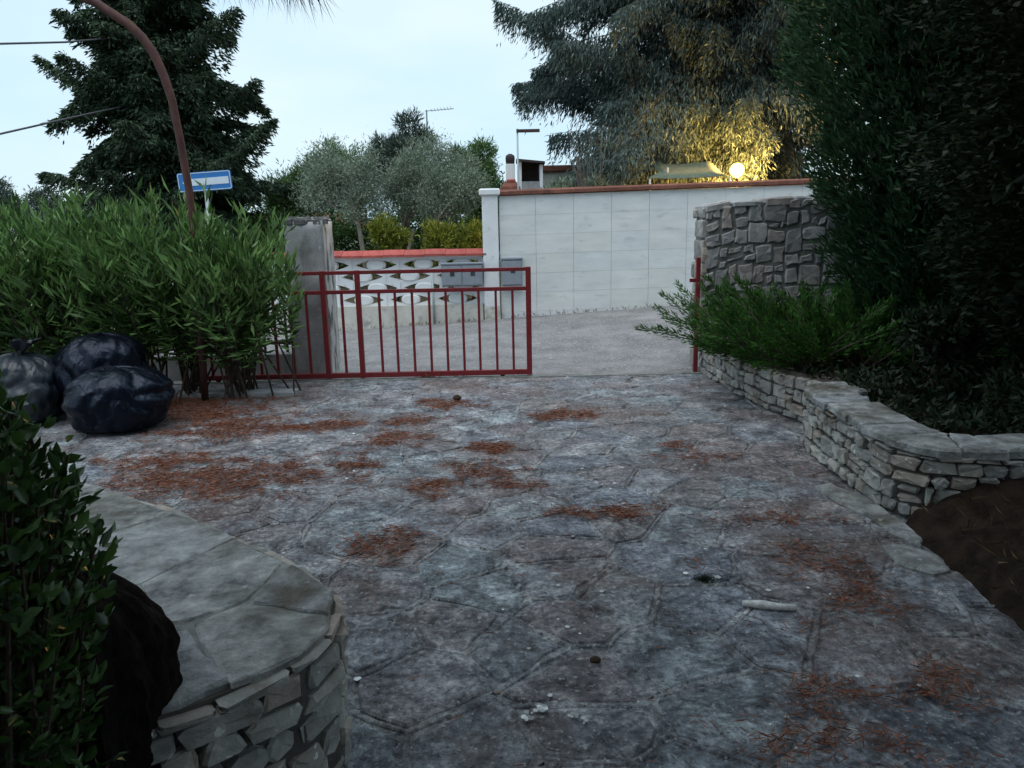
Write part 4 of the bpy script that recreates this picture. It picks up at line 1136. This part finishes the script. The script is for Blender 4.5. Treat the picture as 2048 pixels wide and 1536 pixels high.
# spreading juniper
ju = empty('juniper_shrub', (2.75, 6.9, .3)); tag(ju, 'spreading green juniper spilling over the planter wall near the gate', 'shrub')
st = MB(); C = []; D = []
for i in range(400):
    o_ = Vector((random.uniform(2.2, 4.3), random.uniform(6.1, 7.5), .35))
    az = random.uniform(0, 6.283); el = random.uniform(.25, 1.15)
    L = random.uniform(.45, .9)
    if o_.x < 2.9 and random.random() < .6: az = math.pi + random.uniform(-1.0, 1.0); el = random.uniform(.2, .9); L *= 1.2
    v_ = Vector((math.cos(az) * math.cos(el), math.sin(az) * math.cos(el), math.sin(el)))
    tip = o_ + v_ * L; mid = o_.lerp(tip, .5) + Vector((0, 0, .03 - .05 * random.random()))
    st.tube([o_, mid, tip], [.012, .008, .003], 4, False)
    n = 190; t = rng.uniform(.15, 1.03, n) ** .8
    P = np.outer((1 - t) ** 2, o_) + np.outer(2 * t * (1 - t), mid) + np.outer(t * t, tip)
    ax = np.array(v_); rd_ = unit(np.cross(np.tile(ax, (n, 1)), rand_dirs(n)))
    P += rd_ * (rng.uniform(0, .10, n) * (1.15 - t))[:, None]
    dd = ax[None] * 1.0 + rd_ * .55 + np.array([0, 0, .15])
    C.append(P); D.append(unit(dd))
C = np.concatenate(C); D = np.concatenate(D)
st.build('branches', 'bark', ju)
leaves('foliage', C, D, rng.uniform(.035, .075, len(C)), rng.uniform(.008, .015, len(C)), 'juniper', ju)
fix_children(ju)

# low dark plants in the bed
for (x, y, h, lab) in ((3.0, 5.2, .75, 'low dark leafy plant in the bed behind the near planter wall'), (3.3, 4.3, .6, 'dark leafy plant in the bed at the edge of the picture')):
    cloud_tree('bed_plant', lab, (x, y, .33), (x, y, .5), blob(x, y, h, .3, .25, .12, 7, .2), 2600, (.07, .022), 'darkleaf', 'bark', 'plant', .02, part='foliage')

n = 9000; xx = rng.uniform(2.4, 5.0, n); yy = rng.uniform(3.95, 6.2, n)
kk = np.array([noise.noise((a * 1.7, b_ * 1.7, 9)) for a, b_ in zip(xx, yy)]) + rng.random(n) * .5; ok = kk > .05; xx, yy = xx[ok], yy[ok]; n = len(xx)
C = np.stack([xx, yy, np.array([soil_z(a, b_) for a, b_ in zip(xx, yy)]) + rng.uniform(0, .16, n) * np.clip(kk[ok], 0, 1)], 1); d_ = rand_dirs(n); d_[:, 2] = np.abs(d_[:, 2])
tag(leaves('ground_cover', C, unit(d_), rng.uniform(.04, .09, n), rng.uniform(.015, .035, n), 'darkleaf'), 'dark low ground cover over the planting bed', 'ground cover', None, 'stuff')

# leafy shrub and dark stump bottom left
ls = empty('leafy_shrub', (-1.03, 1.14, 0)); tag(ls, 'glossy green broadleaf shrub filling the bottom corner by the low wall', 'shrub')
st = MB(); C = []; D = []
for i in range(680):
    a = random.uniform(0, 6.283); u_ = random.random() ** .5
    cx, cy = -1.06, 1.14
    tip = Vector((cx + .32 * u_ * math.cos(a), cy + .32 * u_ * math.sin(a), 0))
    topz = 1.50 - .38 * u_ ** 2 + .05 * noise.noise((tip.x * 6, tip.y * 6, 0))
    tip.z = random.uniform(.08, 1.0) * topz if i % 3 else topz * random.uniform(.9, 1.03)
    if tip.z < 1.0: tip.x -= .08 * (1.0 - tip.z)
    base = Vector((cx + random.uniform(-.15, .15), cy + random.uniform(-.12, .12), 0))
    mid = base.lerp(tip, .55) + Vector((0, 0, .10))
    st.tube([base, mid, tip], [.008, .006, .003], 4, False)
    n = 34; t = rng.uniform(.5, 1.03, n) ** .7
    P = np.outer((1 - t) ** 2, base) + np.outer(2 * t * (1 - t), mid) + np.outer(t * t, tip)
    dd = rand_dirs(n) + np.array(unit(np.array([tip - Vector((cx, cy, .5))]))[0]) * .9; dd[:, 2] += .15
    C.append(P + rng.normal(0, .015, (n, 3))); D.append(unit(dd))
C = np.concatenate(C); D = np.concatenate(D)
st.build('stems', 'bark', ls)
broad_leaves('foliage', C, D, rng.uniform(.020, .048, len(C)), rng.uniform(.010, .022, len(C)), 'laurel', ls)
fix_children(ls)

V = []; F = []; nu, nv = 110, 80
for j in range(nv + 1):
    t = j / nv; z = .94 * t; pr_ = 1.0 if t < .72 else math.sqrt(max(0, 1 - ((t - .72) / .28) ** 2))
    for i in range(nu):
        a = 2 * math.pi * i / nu; x, y = math.cos(a), math.sin(a)
        q = 1 + .12 * noise.noise((x * 1.5, y * 1.5, z * 3)) + .10 * noise.noise((x * 5, y * 5, z * 7)) + .07 * noise.noise((x * 13, y * 13, z * 9)) + .05 * noise.noise((x * 30, y * 30, z * 30))
        V.append((-1.07 + .22 * x * pr_ * q, 1.58 + .22 * y * pr_ * q, z - .10 + .04 * noise.noise((x * 3, y * 3, 1)) * t))
for j in range(nv):
    for i in range(nu): F.append((j * nu + i, j * nu + (i + 1) % nu, (j + 1) * nu + (i + 1) % nu, (j + 1) * nu + i))
tag(MB().add(V, F).build('tree_stump', 'stump', None, False), 'dark rough stump beside the leafy shrub, in front of the low wall', 'stump')

# overhead pine with needles hanging into view, plus unseen foliage added to block light
op = empty('pine_and_shade_screen', (-2.6, -.8, 0)); tag(op, 'overhanging pine with thin needles drooping in from the top, plus added unseen foliage blocking light', 'tree')
tb = MB()
tb.tube([(-2.6, -.9, -.1), (-2.5, -.8, 2.2), (-2.2, -.5, 4.2), (-1.8, -.2, 6)], [.2, .17, .13, .06], 10)
C = []; D = []
def needle_spray(tip, dirv, n, L, spread):
    t = rng.uniform(-.25, 0, n)
    P = np.array(tip)[None] + np.array(dirv)[None] * t[:, None] * .5 + rng.normal(0, .012, (n, 3))
    d_ = np.array(dirv)[None] * .35 + rng.normal(0, spread, (n, 3)); d_[:, 2] -= .9
    C.append(P); D.append(unit(d_))
for (x, y, z) in ((-.98, 2.62, 2.46), (-.88, 2.66, 2.44), (-.78, 2.62, 2.43), (-.68, 2.6, 2.41), (-.6, 2.62, 2.38), (-.72, 2.75, 2.46)):
    needle_spray((x, y, z), (.75, .3, -.25), 40, .13, .28)
tb.tube([(-2.2, -.5, 4.2), (-1.7, 1.2, 3.6), (-1.15, 2.3, 2.75), (-.62, 2.62, 2.42)], [.06, .04, .018, .006], 6)
near_C = np.concatenate(C); near_D = np.concatenate(D)
leaves('hanging_needles', near_C, near_D, rng.uniform(.10, .16, len(near_C)), .0022, 'overhead', op, bend=.05)
C = []; D = []
for i in range(470):
    a = random.uniform(0, 6.283); u_ = random.random() ** .5
    c = Vector((.4 + 5.6 * u_ * math.cos(a), -.9 + 4.2 * u_ * math.sin(a), 4.1 + 1.3 * random.random() + .5 * (1 - u_)))
    if i > 330: c = Vector((4.6 + 2.3 * u_ * math.cos(a), 2.2 + 1.9 * u_ * math.sin(a), 4.2 + 1.3 * random.random()))  # unseen clumps added on the right to shade the trees there
    k = 200
    C.append(np.array(c)[None] + rng.normal(0, .28, (k, 3)) * np.array([1.2, 1.2, .6])); D.append(rand_dirs(k) + np.array([0, 0, .2]))
    if i % 6 == 0: tb.tube([(-2.0, -.4, 4.9), ((c.x - 2) / 2, (c.y - .4) / 2, 5.0), tuple(c)], [.05, .03, .01], 5, False)
for i in range(200):  # unseen foliage wall behind the camera, added to block the low sky
    c = (random.uniform(-7.5, 8), random.uniform(-5.0, -3.2), random.uniform(.5, 4.6)); k = 60
    C.append(np.array(c)[None] + rng.normal(0, .4, (k, 3))); D.append(rand_dirs(k))
C = np.concatenate(C); D = unit(np.concatenate(D)); big = np.arange(len(C)) >= len(C) - 12000
leaves('crown', C, D, np.where(big, .34, rng.uniform(.14, .24, len(C))), np.where(big, .15, .03), 'overhead', op)  # this mesh also holds the added light-blocking foliage
tb.build('trunk', 'bark', op, True)
fix_children(op)

# ================================================================== LITTER
patches = [(-0.65, 6.66, 0.19, 0.16), (-0.87, 6.10, 0.21, 0.12), (-1.56, 5.95, 0.38, 0.13), (-2.30, 5.93, 0.47, 0.30), (0.41, 6.16, 0.26, 0.18), (-0.88, 5.53, 0.22, 0.17), (-0.15, 5.24, 0.14, 0.15),
           (-1.06, 4.90, 0.16, 0.11), (-1.91, 4.66, 0.61, 0.33), (-0.53, 4.41, 0.13, 0.13), (-0.23, 4.71, 0.20, 0.21), (0.04, 4.40, 0.13, 0.07), (0.51, 3.94, 0.25, 0.08), (-0.65, 3.57, 0.18, 0.18),
           (1.22, 5.21, 0.14, 0.08), (1.30, 4.93, 0.21, 0.11), (-2.50, 5.08, 0.33, 0.18), (1.44, 3.25, 0.21, 0.16), (1.48, 2.91, 0.13, 0.13), (1.11, 2.26, 0.20, 0.08), (1.42, 3.80, 0.24, 0.08),
           (1.49, 2.28, 0.10, 0.12), (0.88, 2.04, 0.25, 0.07), (-2.9, 6.5, .6, .3), (-3.4, 7.0, .9, .25)]
dens = [1, .8, 1, .9, 1, .8, 1.2, 1, 1, 1.2, .8, .6, 1.3, .8, .8, .35, .7, .5, .5, .45, .3, .4, .45, .8, .8]
C = []
for (x, y, rx, ry), k in zip(patches, dens):
    n = int(34000 * rx * ry * 3.14 * k + 600)
    px = x + rx * rng.uniform(-1.9, 1.9, n); py = y + ry * rng.uniform(-1.7, 1.7, n)
    rr_ = np.hypot((px - x) / rx, (py - y) / ry)
    nz = np.array([noise.noise((a * 5.5, b_ * 8, 3)) + .6 * noise.noise((a * 15, b_ * 19, 8)) for a, b_ in zip(px, py)])
    ok = rng.random(n) < np.clip(1.45 - rr_ + nz * 1.1, 0, 1) ** 1.3
    C.append(np.stack([px[ok], py[ok], .009 + .014 * rng.random(ok.sum())], 1))
for (x0, x1, y0, y1, n, th) in ((-3.1, -.2, 4.2, 6.9, 26000, .25), (.8, 1.95, 1.7, 4.6, 7000, .25), (-2.4, 2.0, 1.7, 7.8, 9000, .42)):
    px = rng.uniform(x0, x1, n); py = rng.uniform(y0, y1, n)
    nz = np.array([noise.noise((a * 1.3, b_ * 2.6, 12)) + .5 * noise.noise((a * 5, b_ * 9, 17)) for a, b_ in zip(px, py)])
    ok = rng.random(n) < np.clip((nz - th) * 2.2, 0, .8)
    C.append(np.stack([px[ok], py[ok], np.full(ok.sum(), .009)], 1))
n = 700
C.append(np.stack([rng.uniform(-3.2, 2.0, n), rng.uniform(1.6, 7.8, n), np.full(n, .009)], 1))
C = np.concatenate(C)
ok = ~((C[:, 0] < -.3) & (C[:, 1] < 2.05 - (C[:, 0] + .55) * .83)); C = C[ok]
D = rand_dirs(len(C)); D[:, 2] *= .10; D = unit(D)
li = leaves('pine_needle_litter', C, D, rng.uniform(.03, .075, len(C)), rng.uniform(.003, .005, len(C)), 'litter', None, bend=.04)
tag(li, 'patches of reddish brown fallen pine needles on the paving', 'pine needles', None, 'stuff')

n = 420
kc = np.stack([rng.uniform(-1.5, 1.9, 22), 1.8 + 4.5 * rng.random(22)], 1); pick = kc[rng.integers(0, 22, n)] + rng.normal(0, .22, (n, 2)); far_ = rng.random(n) < .4
pick[far_] = np.stack([rng.uniform(-2.8, 2.0, far_.sum()), rng.uniform(1.7, 7.6, far_.sum())], 1)
C = np.stack([np.clip(pick[:, 0], -2.9, 2.0), np.clip(pick[:, 1], 1.6, 7.7), rng.uniform(.007, .012, n)], 1)
D = rand_dirs(n); D[:, 2] *= .1; D = unit(D)
sz = rng.uniform(.010, .026, n) * (rng.random(n) ** 2 + .4)
tv = rng.random(34); C[:34, 0] = .03 + .2 * tv + rng.normal(0, .012, 34); C[:34, 1] = np.where(tv < .45, 2.17 + .2 * tv, 2.26 - .26 * (tv - .45)) + rng.normal(0, .012, 34); sz[:34] = rng.uniform(.006, .026, 34)
V = []; F = []
for i in range(n):
    k = 5; a0 = random.uniform(0, 6); b0 = len(V)
    for j in range(k):
        a = a0 + 2 * math.pi * j / k + random.uniform(-.3, .3); V.append((C[i, 0] + sz[i] * .5 * math.cos(a), C[i, 1] + sz[i] * .5 * math.sin(a), C[i, 2]))
    F.append([b0 + j for j in range(k)])
fl = np_mesh('leaf_litter', np.array(V), np.array(F), 'flake')
tag(fl, 'scattered pale flakes and petals fallen on the paving', 'litter', None, 'stuff')

wb = MB().tube([(.96, 2.88, .014), (1.03, 2.855, .02), (1.10, 2.84, .016), (1.17, 2.83, .016)], [.012, .02, .016, .013], 8).build('white_stick', 'white_debris', None, True)
tag(wb, 'short white stick lying on the flagstones', 'stick')
def cone(name, label, c, r, h):
    V = []; F = []; nu, nv = 14, 8
    for j in range(nv + 1):
        t = j / nv
        for i in range(nu):
            a = 2 * math.pi * i / nu + (j % 2) * .22; q = r * (math.sin(math.pi * (t * .9 + .06)) ** .7) * (1 + .22 * ((i + j) % 2))
            V.append((c[0] + h * (t - .5), c[1] + q * math.cos(a), c[2] + r * .95 + q * math.sin(a)))
    for j in range(nv):
        for i in range(nu): F.append((j * nu + i, j * nu + (i + 1) % nu, (j + 1) * nu + (i + 1) % nu, (j + 1) * nu + i))
    tag(MB().add(V, F).build(name, 'cone', None), label, 'pine cone')
cone('pine_cone', 'small dark pine cone on the needles near the gate', (-.52, 6.79, 0.01), .026, .08)
cone('pine_cone', 'small brown pine cone on the flagstones in front', (.29, 2.49, 0.0), .012, .042)

# moss cushion, dry weeds at the gate and on the bank
n = 900; a = rng.uniform(0, 6.283, n); r_ = np.abs(rng.normal(0, .5, n))
C = np.stack([.86 + .07 * r_ * np.cos(a), 3.12 + .06 * r_ * np.sin(a), np.full(n, .004)], 1); D = rand_dirs(n) * .7; D[:, 2] = np.abs(D[:, 2]) + .4
tag(leaves('moss', C, unit(D), rng.uniform(.006, .014, n), .003, 'darkleaf'), 'small dark moss cushion on a flagstone', 'moss', None, 'stuff')
C = []; D = []
for (cx, cy, w, k) in ((-.92, 7.93, .14, 160), (-.6, 7.94, .2, 60)):
    C.append(np.stack([rng.normal(cx, w * .5, k), rng.normal(cy, .02, k), np.full(k, .004)], 1)); d_ = rng.normal(0, .35, (k, 3)); d_[:, 2] = 1; D.append(unit(d_))
wd = leaves('dry_weeds', np.concatenate(C), np.concatenate(D), rng.uniform(.04, .1, 220), .008, 'litter')
tag(wd, 'rusty brown dry weeds growing along the gate track', 'weeds', None, 'stuff')
n = 240; xx = rng.uniform(-2.9, 6, n); yy = np.full(n, 11.97) + rng.normal(0, .02, n)
C = np.stack([xx, yy, np.array([road_z(a, 11.95) for a in xx])], 1); d_ = rng.normal(0, .5, (n, 3)); d_[:, 2] = 1
tag(leaves('wall_foot_weeds', C, unit(d_), rng.uniform(.03, .12, n), .012, 'drygrass'), 'dry weeds along the foot of the far walls', 'weeds', None, 'stuff')
n = 900; xx = rng.uniform(2.05, 3.4, n); yy = rng.uniform(1.4, 3.6, n)
C = np.stack([xx, yy, np.array([bank_z(a, b_) for a, b_ in zip(xx, yy)])], 1); d_ = rng.normal(0, .6, (n, 3)); d_[:, 2] = np.abs(d_[:, 2]) * .7 + .1
tag(leaves('dry_grass', C, unit(d_), rng.uniform(.04, .13, n), .008, 'drygrass'), 'sparse dry grass and twigs on the soil bank', 'dry grass', None, 'stuff')
